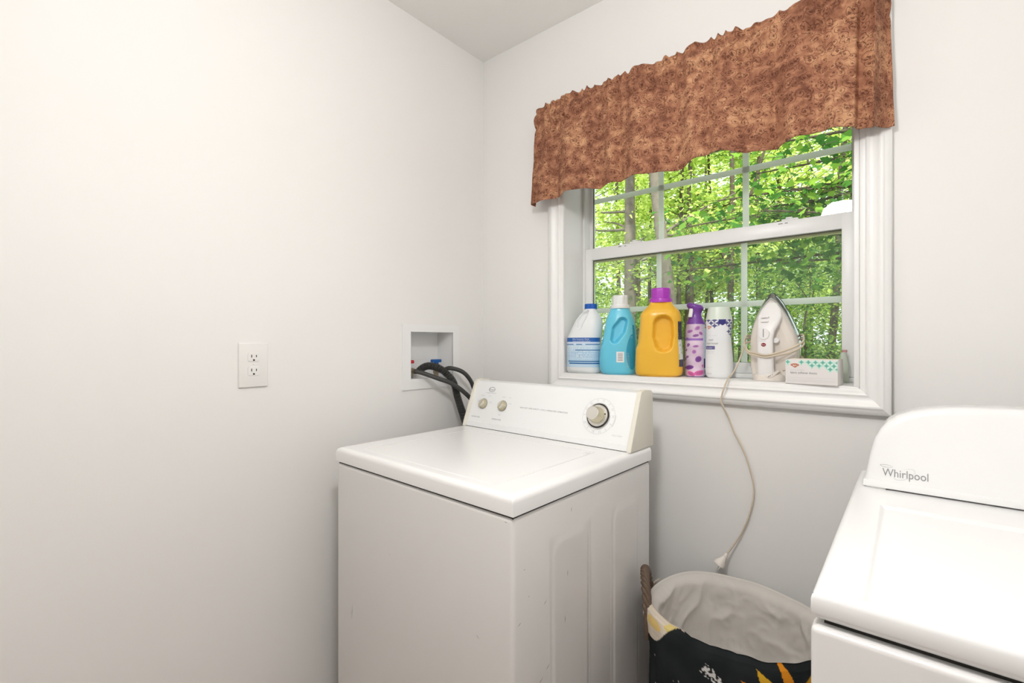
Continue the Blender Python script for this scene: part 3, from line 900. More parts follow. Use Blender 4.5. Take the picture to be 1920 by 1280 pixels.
swoosh(1.4005, 0.9695, 0.010, 0.0022, 0, 2 * PI, -0.05, 0.0003, 'ink_grey')
swoosh(1.429, 0.957, 0.0185, 0.0085, 2.6, 5.2, 0.55, 0.0003, 'ink_light')
swoosh(1.429, 0.957, 0.0185, 0.0085, -0.9, 1.4, 0.55, 0.0003, 'ink_light')
for sx in (1.40, 1.98):
    for sy in (-0.80, -0.20):
        lathe('foot', [(0.012, 0.03), (0.012, 0.012), (0.022, 0.010), (0.022, 0.0)], 'dark_gap', dry, 20, None, (dX(sx), dY(sy), 0))

# ------------------------------------------------------------------ window valance
val = empty('valance', (0.88, -0.05, 1.76), 0, 'brown gathered valance with dark scroll print over the window', 'curtain')
def vX(x): return x - 0.88
def vY(y): return y + 0.05
def vZ(z): return z - 1.76
rod_y, rod_z = -0.080, 2.052
rodp = [(0.362, -0.028, rod_z), (0.360, -0.06, rod_z), (0.368, -0.078, rod_z), (0.385, rod_y, rod_z), (0.88, rod_y, rod_z), (1.350, rod_y, rod_z), (1.366, -0.078, rod_z), (1.375, -0.06, rod_z), (1.380, -0.028, rod_z)]
tube('curtain_rod', [Vector((vX(a), vY(b), vZ(c))) for a, b, c in catmull(rodp, 6)], 0.007, 'rod', val, 10)
# path of the cloth in plan: return from the wall, front, return to the wall
plan = []
SL, SF, SR = 0.085, 1.030, 0.085
NS, NZ = 620, 70
tot = SL + SF + SR
rip_ph = [rng.uniform(0, 6.28) for _ in range(8)]
def cloth(u, v):
    s = u * tot
    t = v            # 0 at hem, 1 at top of the ruffle
    # base plan position
    if s < SL:
        k = s / SL; bx = 0.332 + 0.012 * k; by = -0.012 - 0.076 * k; nxv = (-1, 0)
    elif s < SL + SF:
        k = (s - SL) / SF; bx = 0.344 + 1.030 * k; by = -0.090; nxv = (0, -1)
    else:
        k = (s - SL - SF) / SR; bx = 1.374 + 0.022 * k; by = -0.088 + 0.076 * k; nxv = (0.35, 0)
    # soften the corners
    z = 1.752 + t * (2.104 - 1.752)
    pocket = 0.80 + 0.01 * math.sin(s * 40)
    amp = 0.015 * (1 - t) + 0.006
    rip = amp * (0.55 * math.sin(s * 26 + rip_ph[0] + 0.6 * t) + 0.35 * math.sin(s * 47 + rip_ph[1]) + 0.35 * math.sin(s * 71 + rip_ph[2] - 0.8 * t))
    fine = 0.0035 * sstep(0.45, 0.86, t) * math.sin(s * 205 + 3 * math.sin(s * 31)) 
    # deeper folds where the photo shows them
    for fc, w, d in ((0.345, 0.012, -0.010), (0.72, 0.016, -0.012), (0.785, 0.01, -0.007), (0.90, 0.012, -0.008)):
        rip += d * math.exp(-(((s - SL) / SF - fc) / w) ** 2) * (0.5 + 0.8 * (1 - t))
    # the front drop overlaps a set-back strip at the right end
    rip -= 0.022 * (1 - sstep(0.74, 0.84, t)) * sstep(0.964, 0.970, (s - SL) / SF) * (1 if s < SL + SF else 0)
    # rod pocket bulge and pinch line
    r2 = 0.010 * math.exp(-((t - 0.86) / 0.05) ** 2) - 0.006 * math.exp(-((t - 0.775) / 0.02) ** 2) - 0.004 * math.exp(-((t - 0.935) / 0.02) ** 2)
    wob = 0.0032 * noise.noise(Vector((s * 22, t * 6, 1.3)))
    d = rip + fine + r2 + wob
    x = bx + nxv[0] * d; y = min(-0.029, by + nxv[1] * d)
    x += 0.006 * (1 - t) * math.sin(s * 21 + 1.0)
    # side flare near the hem on the left
    if s < SL + 0.10: x -= 0.020 * (1 - t) * (1 - sstep(SL, SL + 0.10, s))
    if s < SL + 0.10: x += 0.014 * t * (1 - sstep(SL, SL + 0.10, s))
    # ruffle points along the top, wavy hem
    z += sstep(0.93, 1.0, t) * (0.006 * (1 - 2 * abs(math.sin(s * 62 + 2.6 * math.sin(s * 17) + 1.4 * math.sin(s * 41)))) + 0.005 * noise.noise(Vector((s * 30, 0, 5))))
    hem = 0.008 * noise.noise(Vector((s * 7, 2.2, 0))) + 0.004 * math.sin(s * 26 + rip_ph[0])
    f = (s - SL) / SF
    hem += 0.014 * sstep(0.55, 0.60, f) * (1 - sstep(0.66, 0.76, f)) + 0.006 * sstep(0.26, 0.28, f) * (1 - sstep(0.34, 0.4, f))
    z += hem * (1 - t)
    return (vX(x), vY(y), vZ(z))
vs, fs = grid(NS, NZ, cloth)
uvs = [((i / (NS - 1)) * tot, (j / (NZ - 1)) * 0.36) for j in range(NZ) for i in range(NS)]
vo = pydata('gathered_cloth', vs, fs, 'valance', val, 180, None, uvs)
md = vo.modifiers.new('thickness', 'SOLIDIFY'); md.thickness = 0.0012; md.offset = 1

# ------------------------------------------------------------------ bottles
FPX = 893.0
def smooth_profile(rows, nz, it=2):
    """rows: (z, xl, xr, depth scale) sorted by z -> densely sampled, lightly smoothed"""
    rows = sorted(rows)
    z = np.array([r[0] for r in rows])
    zz = np.linspace(z[0], z[-1], nz)
    out = [zz]
    for k in range(1, len(rows[0])):
        v = np.interp(zz, z, np.array([r[k] for r in rows]))
        for _ in range(it):
            v2 = v.copy(); v2[1:-1] = (v[:-2] + 2 * v[1:-1] + v[2:]) / 4; v = v2
        out.append(v)
    return np.array(out).T

class Bottle:
    def __init__(self, rows_px, base_v, cu_, depth, b, n=2.6, nz=150, it=3):
        """rows_px: (v, uL, uR[, depth factor]) silhouette in photo pixels, turned into metres at the bottle's own distance"""
        s = depth / FPX
        rows = []
        wmax = max(r[2] - r[1] for r in rows_px) * s / 2
        for r in rows_px:
            hw = (r[2] - r[1]) * s / 2
            bf = r[3] if len(r) > 3 else min(1.0, 0.18 + 0.82 * hw / wmax) if hw < wmax else 1.0
            rows.append(((base_v - r[0]) * s, (r[1] - cu_) * s, (r[2] - cu_) * s, b * bf))
        self.p = smooth_profile(rows, nz, it)
        self.n = n; self.s = s; self.cu = cu_; self.bv = base_v
        self.pockets = []
    def px(self, u, v): return ((u - self.cu) * self.s, (self.bv - v) * self.s)
    def at(self, z):
        p = self.p
        return [float(np.interp(z, p[:, 0], p[:, k])) for k in (1, 2, 3)]
    def pocket_d(self, x, z):
        d = 0.0
        for pts, rad, dep, soft in self.pockets:
            best = 1e9
            for i in range(len(pts) - 1):
                ax, az = pts[i]; bx_, bz = pts[i + 1]
                vx_, vz_ = bx_ - ax, bz - az
                t = max(0, min(1, ((x - ax) * vx_ + (z - az) * vz_) / (vx_ * vx_ + vz_ * vz_ + 1e-12)))
                rr = rad[i] + (rad[i + 1] - rad[i]) * t
                q = math.hypot(x - ax - vx_ * t, z - az - vz_ * t) - rr
                best = min(best, q)
            d = max(d, dep * (1 - sstep(-soft, soft * 0.6, best)))
        return d
    def surf(self, ang, z, off=0.0):
        xl, xr, b = self.at(z)
        a = (xr - xl) / 2 + off; cx = (xr + xl) / 2; b = b + off
        c, s_ = math.cos(ang), math.sin(ang)
        e = 2 / self.n
        x = cx + a * math.copysign(abs(c) ** e, c)
        y = -b * math.copysign(abs(s_) ** e, s_)
        if y < 0: y = min(y + self.pocket_d(x, z), b * 0.55)
        return (x, y, z)
    def front(self, x, z, off=0.0006):
        xl, xr, b = self.at(z)
        a = (xr - xl) / 2; cx = (xr + xl) / 2
        q = min(0.999, abs((x - cx) / a))
        return Vector((x, -b * (1 - q ** self.n) ** (1 / self.n) - off + self.pocket_d(x, z), z))
    def build(self, name, material, parent, na=168):
        zs = self.p[:, 0]
        vs = []
        for z in zs:
            for j in range(na):
                # denser sampling on the front
                vs.append(self.surf(2 * PI * j / na, z))
        fs = ring_faces(na, len(zs))
        fs.append(tuple(reversed(range(na)))); k = (len(zs) - 1) * na; fs.append(tuple(range(k, k + na)))
        return pydata(name, vs, fs, material, parent, 60)
    def patch(self, name, a0, a1, z0, z1, nu, nv, colfn, parent, material='print', off=0.0007, keep=None):
        """printed label on the surface between angles a0..a1 (degrees; 90 faces the camera, 180 = left) and heights"""
        vs, cols = [], []
        for j in range(nv):
            z = z0 + (z1 - z0) * j / (nv - 1)
            for i in range(nu):
                u = i / (nu - 1)
                a = R(a0 + (a1 - a0) * u)
                vs.append(self.surf(a, z, off))
                cols.append(colfn(u, j / (nv - 1)) if colfn else (0, 0, 0))
        fs = []
        for j in range(nv - 1):
            for i in range(nu - 1):
                if keep and not keep((i + .5) / (nu - 1), (j + .5) / (nv - 1)): continue
                fs.append((j * nu + i, (j + 1) * nu + i, (j + 1) * nu + i + 1, j * nu + i + 1))
        return pydata(name, vs, fs, material, parent, 180, cols if colfn else None)
    def text(self, body, size, u, v, material, parent, align='LEFT', sx=1.0, name='label_lettering'):
        x0, z0 = self.px(u, v)
        def f(px_, py_):
            return self.front(x0 + px_, z0 + py_, 0.0011)
        return text_on(name, body, size, f, material, parent, align, sx=sx)

YW = R(40.0)
def on_sill(u, y):
    k = (u - 960.0) / FPX
    dx_, dy_ = -math.sin(YW) + math.cos(YW) * k, math.cos(YW) + math.sin(YW) * k
    t = (y + 1.52) / dy_
    return 1.44 + dx_ * t, y, t
def face_cam(x, y): return math.atan2(1.44 - x, y + 1.52)
SZ = IZ0 + 0.0003
def cap_lathe(name, u, v0, v1, r, B, material, parent, flutes=0, rim=None, cx_off=0.0):
    x, z0 = B.px(u, v0); _, z1 = B.px(u, v1)
    rad = r * B.s
    n = 64
    prof = [(rad, z0), (rad, z0 + 0.75 * (z1 - z0)), (rad * 0.985, z0 + 0.93 * (z1 - z0)), (rad * 0.93, z1), (rad * 0.5, z1 + 0.0004)]
    vs = []
    for rr, z in prof:
        for j in range(n):
            a = 2 * PI * j / n
            q = rr * (1 + (0.022 * (1 if math.sin(a * flutes) > 0 else -1) if flutes else 0))
            vs.append((x + q * math.cos(a), q * math.sin(a), z))
    fs = ring_faces(n, len(prof)) + [tuple(reversed(range(n))), tuple(range((len(prof) - 1) * n, len(prof) * n))]
    return pydata(name, vs, fs, material, parent, 30)

# --- bleach jug
bx_, by_, d_ = on_sill(1098.3, 0.041)
bl = empty('bleach_jug', (bx_, by_, SZ), face_cam(bx_, by_) * 0.45, 'white jug with blue cap and blue-striped label, left end of the sill', 'bottle')
B = Bottle([(698.3, 1067, 1123, 0.80), (697, 1065, 1125, 0.9), (694, 1063, 1127, 1.0), (688, 1063, 1127, 1.0), (634, 1063.5, 1127, 1.0), (628, 1066, 1128), (618, 1071, 1129), (610, 1075, 1129.5), (600, 1080, 1128.5), (590, 1088, 1124), (585, 1094, 1120), (581, 1098, 1118), (576, 1099, 1117)], 698.3, 1098, d_, 0.049, 2.5)
B.pockets = [([B.px(1091.5, 614), B.px(1093, 603), B.px(1099, 592), B.px(1106, 584)], [3.5 * B.s, 6.5 * B.s, 5.5 * B.s, 1.0 * B.s], 0.018, 0.0055)]
B.build('jug_body', 'bleach', bl)
def bleach_col(u, v):
    w = (0.86, 0.91, 0.95); lb = (0.50, 0.70, 0.88); bb = (0.02, 0.13, 0.46)
    if v > 0.86: return bb if not (abs(u - 0.09) < 0.03 and abs(v - 0.93) < 0.045) else (0.45, 0.50, 0.55)
    for c, h, x0 in ((0.77, 0.014, 0.03), (0.575, 0.014, 0.42), (0.20, 0.02, 0.22), (0.128, 0.02, 0.26)):
        if abs(v - c) < h and u > x0 and not (c > 0.7 and (abs(u - 0.41) < 0.03 or abs(u - 0.55) < 0.03)): return (0.02, 0.16, 0.42)
    if 0.79 < v < 0.845: return (0.72, 0.80, 0.95)
    band = math.sin(v * 110) > 0.1
    txt = noise.noise(Vector((u * 60, round(v * 34), 0))) > -0.05
    c = 0.55 + 0.45 * math.sin(v * 9 + 1)
    base = (0.38 + 0.22 * c, 0.62 + 0.16 * c, 0.84 + 0.08 * c)
    if band and txt and 0.05 < u < 0.9 and 0.24 < v < 0.74: return w
    return base
lb_ = B.patch('label', 172, 8, B.px(0, 687)[1], B.px(0, 633)[1], 180, 110, bleach_col, bl)
B.text('Kills Common Mold', 0.0062, 1080, 636.7, 'ink_white', lb_, sx=1.25)
B.text('Cleans and Disinfects Surfaces', 0.0060, 1080, 640.1, 'ink_white', lb_, sx=0.92)
cap_lathe('cap', 1108, 579.5, 570.2, 11.3, B, 'cap_blue', bl, 24)

# --- blue fabric softener
bx_, by_, d_ = on_sill(1160.3, 0.050)
bs = empty('softener_bottle', (bx_, by_, SZ), face_cam(bx_, by_), 'sky-blue softener bottle with white cap and moulded grip', 'bottle')
B = Bottle([(700.2, 1134, 1186, 0.8), (698, 1129, 1189, 0.92), (694, 1126, 1191, 1.0), (686, 1124.5, 1192, 1.0), (675, 1124, 1192.5, 1.0), (655, 1126, 1192.5), (640, 1129, 1192.5), (620, 1133, 1191.5), (605, 1135.5, 1189.5), (595, 1138, 1186.5), (588, 1141, 1183.5), (582, 1144, 1180.5), (578, 1145, 1179.5), (574, 1147, 1178)], 700.2, 1160, d_, 0.047, 2.5)
B.pockets = [([B.px(1152.5, 636), B.px(1160, 618), B.px(1167, 604)], [6.5 * B.s, 11.5 * B.s, 8.0 * B.s], 0.023, 0.0075)]
B.build('bottle_body', 'softener', bs)
B.patch('label', 84, 22, B.px(0, 691)[1], B.px(0, 600)[1], 60, 80, None, bs, 'softener_label', 0.0006,
        keep=lambda u, v: (u - 0.62) ** 2 / 0.16 + (v - 0.36) ** 2 / 0.13 < 1.0 or (u > 0.62 and v < 0.9 and v > 0.3))
x0, z0 = B.px(1155.5, 677.5); x1, z1 = B.px(1169.5, 658)
V, Fc = grid(14, 14, lambda u, v: B.front(x0 + (x1 - x0) * u, z0 + (z1 - z0) * v, 0.0010))
bc = pydata('barcode_patch', V, Fc, 'ink_white', bs, 180)
V, Fc = [], []
for i in range(9):
    z = z0 + (z1 - z0) * (0.16 + 0.085 * i)
    h = (z1 - z0) * (0.03 if i % 3 else 0.045)
    v, f = grid(6, 2, lambda u, w: B.front(x0 + (x1 - x0) * (0.2 + 0.62 * u), z + h * w, 0.0015))
    o_ = len(V); V += v; Fc += [tuple(o_ + q for q in ff) for ff in f]
pydata('barcode_bars', V, Fc, 'ink_grey', bc, 0)
for i in range(9):
    B.text('lllll lll llll', 0.0042, 1172.5 + 0.2 * i, 662 + i * 3.0, 'ink_light', bs, sx=0.8)
for i in range(4):
    B.text('llll', 0.006, 1182, 613 + i * 6.5, 'ink_light', bs, sx=0.8)
cp = cap_lathe('cap', 1162.5, 571.5, 553.5, 14.0, B, 'cap_white', bs, 9)
cap_lathe('cap_collar', 1162.3, 578, 571, 17.8, B, 'cap_white', cp, 0)

# --- yellow detergent
bx_, by_, d_ = on_sill(1235, 0.050)
bd = empty('detergent_bottle', (bx_, by_, SZ), face_cam(bx_, by_), 'large amber-yellow detergent bottle with magenta cap', 'bottle')
B = Bottle([(706.6, 1201, 1269, 0.85), (705, 1196, 1274, 0.93), (702, 1193.5, 1276.5, 1), (697, 1192.5, 1277.5, 1), (680, 1192.5, 1278, 1), (656, 1193.5, 1277, 1), (652, 1195, 1276.5, 1), (648, 1196.8, 1276, 1), (630, 1199, 1275.5, 1), (610, 1201, 1275, 1), (595, 1201.5, 1274.5, 0.98), (590, 1203, 1273.5, 0.95), (584, 1208, 1270, 0.86), (578, 1214, 1264, 0.72), (573, 1218, 1260, 0.6), (569, 1219.5, 1258.5, 0.55), (566, 1220, 1258, 0.55)], 706.6, 1235, d_, 0.054, 3.2, 130, 1)
B.pockets = [([B.px(1244, 646), B.px(1243, 632), B.px(1243, 612)], [14.5 * B.s, 17.5 * B.s, 16.5 * B.s], 0.026, 0.0075)]
B.build('bottle_body', 'detergent', bd)
def det_col(u, v):
    if v > 0.60:
        return (0.03, 0.035, 0.06) if not (noise.noise(Vector((u * 9, round(v * 40), 1))) > 0.25 and math.sin(v * 130) > 0) else (0.30, 0.31, 0.35)
    if v > 0.16:
        g = noise.noise(Vector((u * 5, v * 18, 4)))
        return (0.42, 0.60, 0.45) if g > 0.22 else (0.75, 0.78, 0.75)
    return (0.06, 0.06, 0.11)
B.patch('label', 44, 4, B.px(0, 688)[1], B.px(0, 606)[1], 30, 110, det_col, bd)
cp = cap_lathe('cap', 1239, 563.5, 543.3, 17.2, B, 'cap_magenta', bd, 8)
cap_lathe('cap_collar', 1239, 570, 562.5, 20.8, B, 'cap_magenta', cp, 0)

# --- spray can
bx_, by_, d_ = on_sill(1304.6, 0.098)
sp = empty('air_freshener', (bx_, by_, SZ), face_cam(bx_, by_), 'slim purple spray can with orchid print and curved trigger top', 'spray can')
B = Bottle([(704.3, 1289, 1320), (703, 1287, 1322.3), (700, 1286.2, 1323), (640, 1286.2, 1323), (618, 1286.8, 1322.5), (610, 1288, 1321), (605, 1289, 1320), (603, 1290, 1319)], 704.3, 1304.6, d_, 0.0333, 2.0, 60, 1)
B.build('can', 'purple', sp)
PET = []
for u_, v_, r_, q_, c_ in ((0.30, 0.86, 0.10, 0.5, 0), (0.18, 0.72, 0.07, 0.2, 1), (0.55, 0.92, 0.10, 1.0, 0), (0.50, 0.78, 0.09, 0.4, 1), (0.66, 0.82, 0.08, 2.0, 0), (0.25, 0.60, 0.08, 1.2, 1), (0.50, 0.575, 0.08, 0.2, 0), (0.15, 0.50, 0.06, 0.9, 1), (0.45, 0.47, 0.085, 1.5, 0), (0.20, 0.37, 0.07, 0.6, 1), (0.58, 0.33, 0.13, 1.4, 2), (0.10, 0.33, 0.06, 0, 1), (0.28, 0.17, 0.14, 0.3, 2), (0.10, 0.16, 0.06, 0.3, 2), (0.75, 0.20, 0.08, 1.8, 3), (0.62, 0.07, 0.16, 0.4, 3), (0.35, 0.05, 0.13, 2.4, 3), (0.80, 0.62, 0.06, 0.8, 0)):
    PET.append((u_, v_, r_, q_, c_))
def spray_col(u, v):
    if u > 0.74:
        if 0.16 < v < 0.34 and 0.77 < u < 0.96: return (0.03, 0.05, 0.22)
        if 0.02 < v < 0.13: return (0.15, 0.14, 0.25) if math.sin(v * 330) > 0 else (0.8, 0.78, 0.85)
        return (0.55, 0.62, 0.80) if noise.noise(Vector((u * 20, round(v * 60), 2))) > 0.1 else (0.72, 0.78, 0.88)
    if 0.685 < v < 0.725: return (0.34, 0.16, 0.55)
    c = noise.noise(Vector((u * 3, v * 7, 9)))
    col = np.array((0.74, 0.58, 0.72)) + 0.16 * c
    cc = ((0.42, 0.17, 0.45), (0.30, 0.12, 0.36), (0.20, 0.06, 0.30), (0.66, 0.13, 0.38))
    for pu, pv, pr, pq, pc in PET:
        du, dv = (u - pu), (v - pv) * 4.6 * 0.55
        a = math.cos(pq) * du + math.sin(pq) * dv; b_ = -math.sin(pq) * du + math.cos(pq) * dv
        e = (a / (pr * 1.15)) ** 2 + (b_ / (pr * 0.75)) ** 2
        if e < 1: col = np.array(cc[pc]) * (0.8 + 0.5 * e)
    return col
B.patch('label', 178, 2, B.px(0, 703)[1], B.px(0, 606.5)[1], 120, 190, spray_col, sp)
# sculpted spray head
s_ = B.s
rows = [(606.5, 1287.4, 1322.2, 0), (604, 1288, 1321, 0), (600, 1289.5, 1318.8, 0), (595, 1291.7, 1316.3, 0), (590, 1293.2, 1314.8, 0), (586, 1293.8, 1314.6, 0.05), (582, 1293.6, 1316, 0.15), (578, 1292.0, 1318.2, 0.3), (575, 1290.0, 1318.8, 0.45), (572.5, 1288.5, 1317.5, 0.6), (570.0, 1288.4, 1316.5, 0.75), (567.8, 1289.6, 1313.5, 0.9), (566.8, 1292.5, 1309, 1.0), (566.5, 1297, 1304, 1.0)]
V = []
nn = 40
for v_, ul, ur, sh in rows:
    a = (ur - ul) / 2 * s_; cx_ = ((ur + ul) / 2 - 1304.6) * s_
    z = (704.3 - v_) * s_
    for j in range(nn):
        t = 2 * PI * j / nn
        V.append((cx_ + a * math.cos(t), min(a, 0.031) * 0.9 * math.sin(t), z - sh * 0.008 * (math.cos(t) * 0.5 + 0.5) + sh * 0.002))
hd = pydata('spray_head', V, ring_faces(nn, len(rows)) + [tuple(reversed(range(nn))), tuple(range((len(rows) - 1) * nn, len(rows) * nn))], 'purple', sp, 60)
bm = bmesh.new()
q0 = Vector(((1296.0 - 1304.6) * s_, -0.0165, (704.3 - 585.5) * s_))
box(bm, -0.0065, 0.0065, -0.004, 0.004, -0.0155, 0.0155, 0.003, 3)
bmesh.ops.transform(bm, matrix=Matrix.Translation(q0) @ Matrix.Rotation(R(-12), 4, 'X') @ Matrix.Rotation(R(8), 4, 'Y') @ Matrix.Rotation(R(-25), 4, 'Z'), verts=bm.verts)
obj('trigger', bm, 'cap_white', hd)

# --- scent booster
bx_, by_, d_ = on_sill(1347.5, 0.086)
sb = empty('scent_booster', (bx_, by_, SZ), face_cam(bx_, by_), 'white scent booster bottle with navy diamond pattern and pale cap', 'bottle')
B = Bottle([(705.8, 1331, 1366, 0.85), (704, 1327.5, 1369.5, 0.95), (700, 1325.2, 1371.3, 1.0), (690, 1324.2, 1372.2, 1.0), (675, 1324.2, 1372.2, 1), (655, 1325, 1370.8), (635, 1326, 1369), (620, 1326, 1369), (610, 1325.6, 1369.8), (602, 1324.8, 1370.8), (597.5, 1324.8, 1371), (595.5, 1326, 1370)], 705.8, 1347.5, d_, 0.032, 2.3, 90, 1)
B.build('bottle_body', 'booster', sb)
def diamond(u, v, cu_, cv_, r):
    # four-pointed star with concave sides
    du, dv = abs(u - cu_) / r, abs(v - cv_) / r
    return math.sqrt(min(4, du)) + math.sqrt(min(4, dv)) < 1.0
def boost_col(u, v):
    W_ = (0.85, 0.87, 0.90); Nv = (0.10, 0.10, 0.26)
    X, Y = u * 46.0, (1 - v) * 40.0            # about one unit per photo pixel
    if abs(X - 27) < 4.3 and Y < 11 and (Y < 8 or abs(X - 27) < 11 - Y + 0.5): return (0.03, 0.03, 0.20)
    for r_ in range(7):
        for c in range(-1, 12):
            cx_ = c * 9.6 + (4.8 if r_ % 2 else 0) - 1.0; cy_ = r_ * 5.2 + 1.5
            lim = 10 + 0.55 * abs(cx_ - 26) if cx_ > 26 else 10 + 0.3 * abs(cx_ - 26)
            if cx_ < 13 and r_ > 0: continue
            if cy_ > lim + (12 if cx_ > 36 else 0): continue
            if diamond(X, Y, cx_, cy_, 6.6): return Nv
    return W_
lbl = B.patch('label', 166, 14, B.px(0, 637)[1], B.px(0, 597)[1], 200, 160, boost_col, sb)
B.text('in-wash', 0.0112, 1313.5, 636.5, 'ink_grey', sb, sx=0.75) if False else None
B.text('in-wash', 0.0105, 1326.8, 636.5, 'ink_grey', lbl, sx=0.62)
B.text('scent booster', 0.0105, 1326.8, 643, 'ink_grey', lbl, sx=0.58)
def pill(u0, u1, v0, v1, name, material, par, off=0.0009):
    xa, za = B.px(u0, v1); xb, zb = B.px(u1, v0)
    V, Fc = grid(16, 8, lambda a, c: B.front(xa + (xb - xa) * a - (0 if abs(c - .5) < .36 else 0.0008) * (1 if a > .5 else -1), za + (zb - za) * c, off))
    return pydata(name, V, Fc, material, par, 180)
pl = pill(1326, 1341, 646, 652.5, 'label_pill', mat('label_indigo', (0.13, 0.12, 0.30), 0.5), lbl)
B.text('lavender', 0.0052, 1327.5, 650.6, 'ink_white', pl, sx=0.85)
B.text('laundry scent beads', 0.0034, 1328, 627.3, 'ink_light', lbl)
B.text('lasts for weeks', 0.0036, 1327.5, 656.5, 'ink_light', lbl)
B.text('in every wash', 0.0036, 1327.5, 659.5, 'ink_light', lbl)
B.text('NET WT', 0.004, 1327, 687, 'ink_light', lbl)
B.text('13.2 OZ', 0.0052, 1327, 698.5, 'ink_grey', lbl, sx=0.8)
# orange fan mark
fan_m = mat('label_orange', (0.62, 0.16, 0.05), 0.5)
def fan_mark(cmapf, s, par):
    V, Fc = [], []
    def strip(pts, w):
        o_ = len(V)
        for i, (x, z) in enumerate(pts):
            tx = pts[min(i + 1, len(pts) - 1)][0] - pts[max(i - 1, 0)][0]; tz = pts[min(i + 1, len(pts) - 1)][1] - pts[max(i - 1, 0)][1]
            l = math.hypot(tx, tz) or 1
            for k in (-1, 1): V.append(cmapf((x - k * w * tz / l) * s, (z + k * w * tx / l) * s))
        for i in range(len(pts) - 1): Fc.append((o_ + 2 * i, o_ + 2 * i + 1, o_ + 2 * i + 3, o_ + 2 * i + 2))
    arc = [(math.cos(a), 0.42 * math.sin(a)) for a in np.linspace(PI * 1.0, 0.0, 20)]
    strip(arc, 0.09)
    strip([(0.72 * x, 0.62 * z - 0.03) for x, z in arc], 0.06)
    strip([(-1, 0), (-0.5, -0.22), (0.05, -0.62)], 0.10)
    strip([(1, 0), (0.55, -0.25), (0.05, -0.62)], 0.08)
    strip([(0.40, 0.05), (0.10, -0.50)], 0.09)
    strip([(0.0, 0.2), (-0.1, -0.35)], 0.05)
    return pydata('fan_mark', V, Fc, fan_m, par, 0)
fx, fz = B.px(1329.5, 611.5)
fan_mark(lambda a, c: B.front(fx + a, fz + c, 0.0012), 0.0095, lbl)
cp = Bottle([(597, 1325, 1371), (592, 1325.8, 1370), (585, 1327, 1368.6), (579, 1328.2, 1367.2), (575, 1329, 1366.3), (573.6, 1330, 1365)], 705.8, 1347.5, d_, 0.031, 2.3, 24, 0)
cp.build('cap', 'booster_cap', sb, 64)

# --- fabric softener sheet box
ba = Vector((1.1702, -0.012)); bb = Vector((1.2927, -0.022))
bw = (bb - ba).length
bxo = empty('dryer_sheet_box', ((ba.x + bb.x) / 2, (ba.y + bb.y) / 2, SZ), math.atan2(bb.y - ba.y, bb.x - ba.x), 'small white carton with green diamonds reading fabric softener sheets', 'box')
bh, bdp = 0.0675, 0.068
mkbox('carton', (-bw / 2, bw / 2, 0.0, bdp, 0.0, bh), 'card', bxo, 0.0012)
def carton_col(u, v):
    W_ = (0.86, 0.83, 0.82); G = (0.16, 0.50, 0.40); MN = (0.66, 0.90, 0.80)
    X, Y = u * 98.0, (1 - v) * 46.5
    for r_ in range(4):
        for c in range(-1, 8):
            cx_ = 4 + c * 13.5 + (6.75 if r_ % 2 else 0); cy_ = 4.5 + r_ * 6.2
            if r_ == 0 and 9 < cx_ < 24: continue
            if r_ >= 1 and cx_ < 40: continue
            if r_ == 1 and cx_ > 92: continue
            if r_ == 2 and cx_ < 80: continue
            if r_ == 3: continue
            du, dv = abs(X - cx_), abs(Y - cy_)
            if math.sqrt(du / 5.8) + math.sqrt(dv / 5.2) < 1.12: return G
            if du + dv < 7.2: return MN
    return W_
V, Fc = grid(200, 96, lambda u, v: (-bw / 2 + 0.001 + (bw - 0.002) * u, -0.0004, 0.001 + (bh - 0.002) * v))
cols = [carton_col(i / 199, j / 95) for j in range(96) for i in range(200)]
cf = pydata('front_print', V, Fc, 'print', bxo, 0, cols)
bmapf = lambda x0, z0: (lambda a, c: (x0 + a, -0.0009, z0 + c))
text_on('box_lettering', 'fabric softener sheets', 0.0088, bmapf(-bw / 2 + 0.0125, 0.0285), 'ink_grey', cf, sx=0.83)
text_on('box_lettering', 'freshens and softens', 0.004, bmapf(-bw / 2 + 0.0125, 0.0375), 'ink_light', cf, sx=1.0)
V, Fc = [], []
for z in (0.0178, 0.0120, 0.0085):
    o_ = len(V); V += [(-bw / 2 + 0.004, -0.0008, z), (bw / 2 - 0.006, -0.0008, z), (bw / 2 - 0.006, -0.0008, z + 0.0003), (-bw / 2 + 0.004, -0.0008, z + 0.0003)]; Fc.append((o_, o_ + 1, o_ + 2, o_ + 3))
pydata('fold_line', V, Fc, 'ink_light', cf, 0)
fan_mark(lambda a, c: (-bw / 2 + 0.0235 + a, -0.0010, 0.0515 + c), 0.0095, cf)
bm = bmesh.new(); box(bm, -bw / 2 + 0.006, bw / 2 - 0.002, 0.02, bdp - 0.002, bh, bh + 0.0012)
obj('top_flap', bm, mat('carton_cream', (0.80, 0.72, 0.58), 0.7), bxo)

# --- little clear bottle behind the carton
cx_, cy_, d_ = on_sill(1581, 0.120)
cb = empty('clear_bottle', (cx_, cy_, SZ), face_cam(cx_, cy_), 'small clear bottle with pink cap behind the carton', 'bottle')
B = Bottle([(714, 1573, 1589), (712.5, 1571.5, 1590), (685, 1571.5, 1590), (676, 1573, 1589), (668, 1575, 1587.5), (660, 1576.5, 1586.5), (657, 1577, 1586)], 714, 1581, d_, 0.0115, 2.6, 50, 1)
B.build('bottle_body', 'clear', cb, 40)
cap_lathe('cap', 1583, 657.2, 652.6, 4.2, B, mat('cap_pink', (0.62, 0.32, 0.32), 0.4), cb, 0)

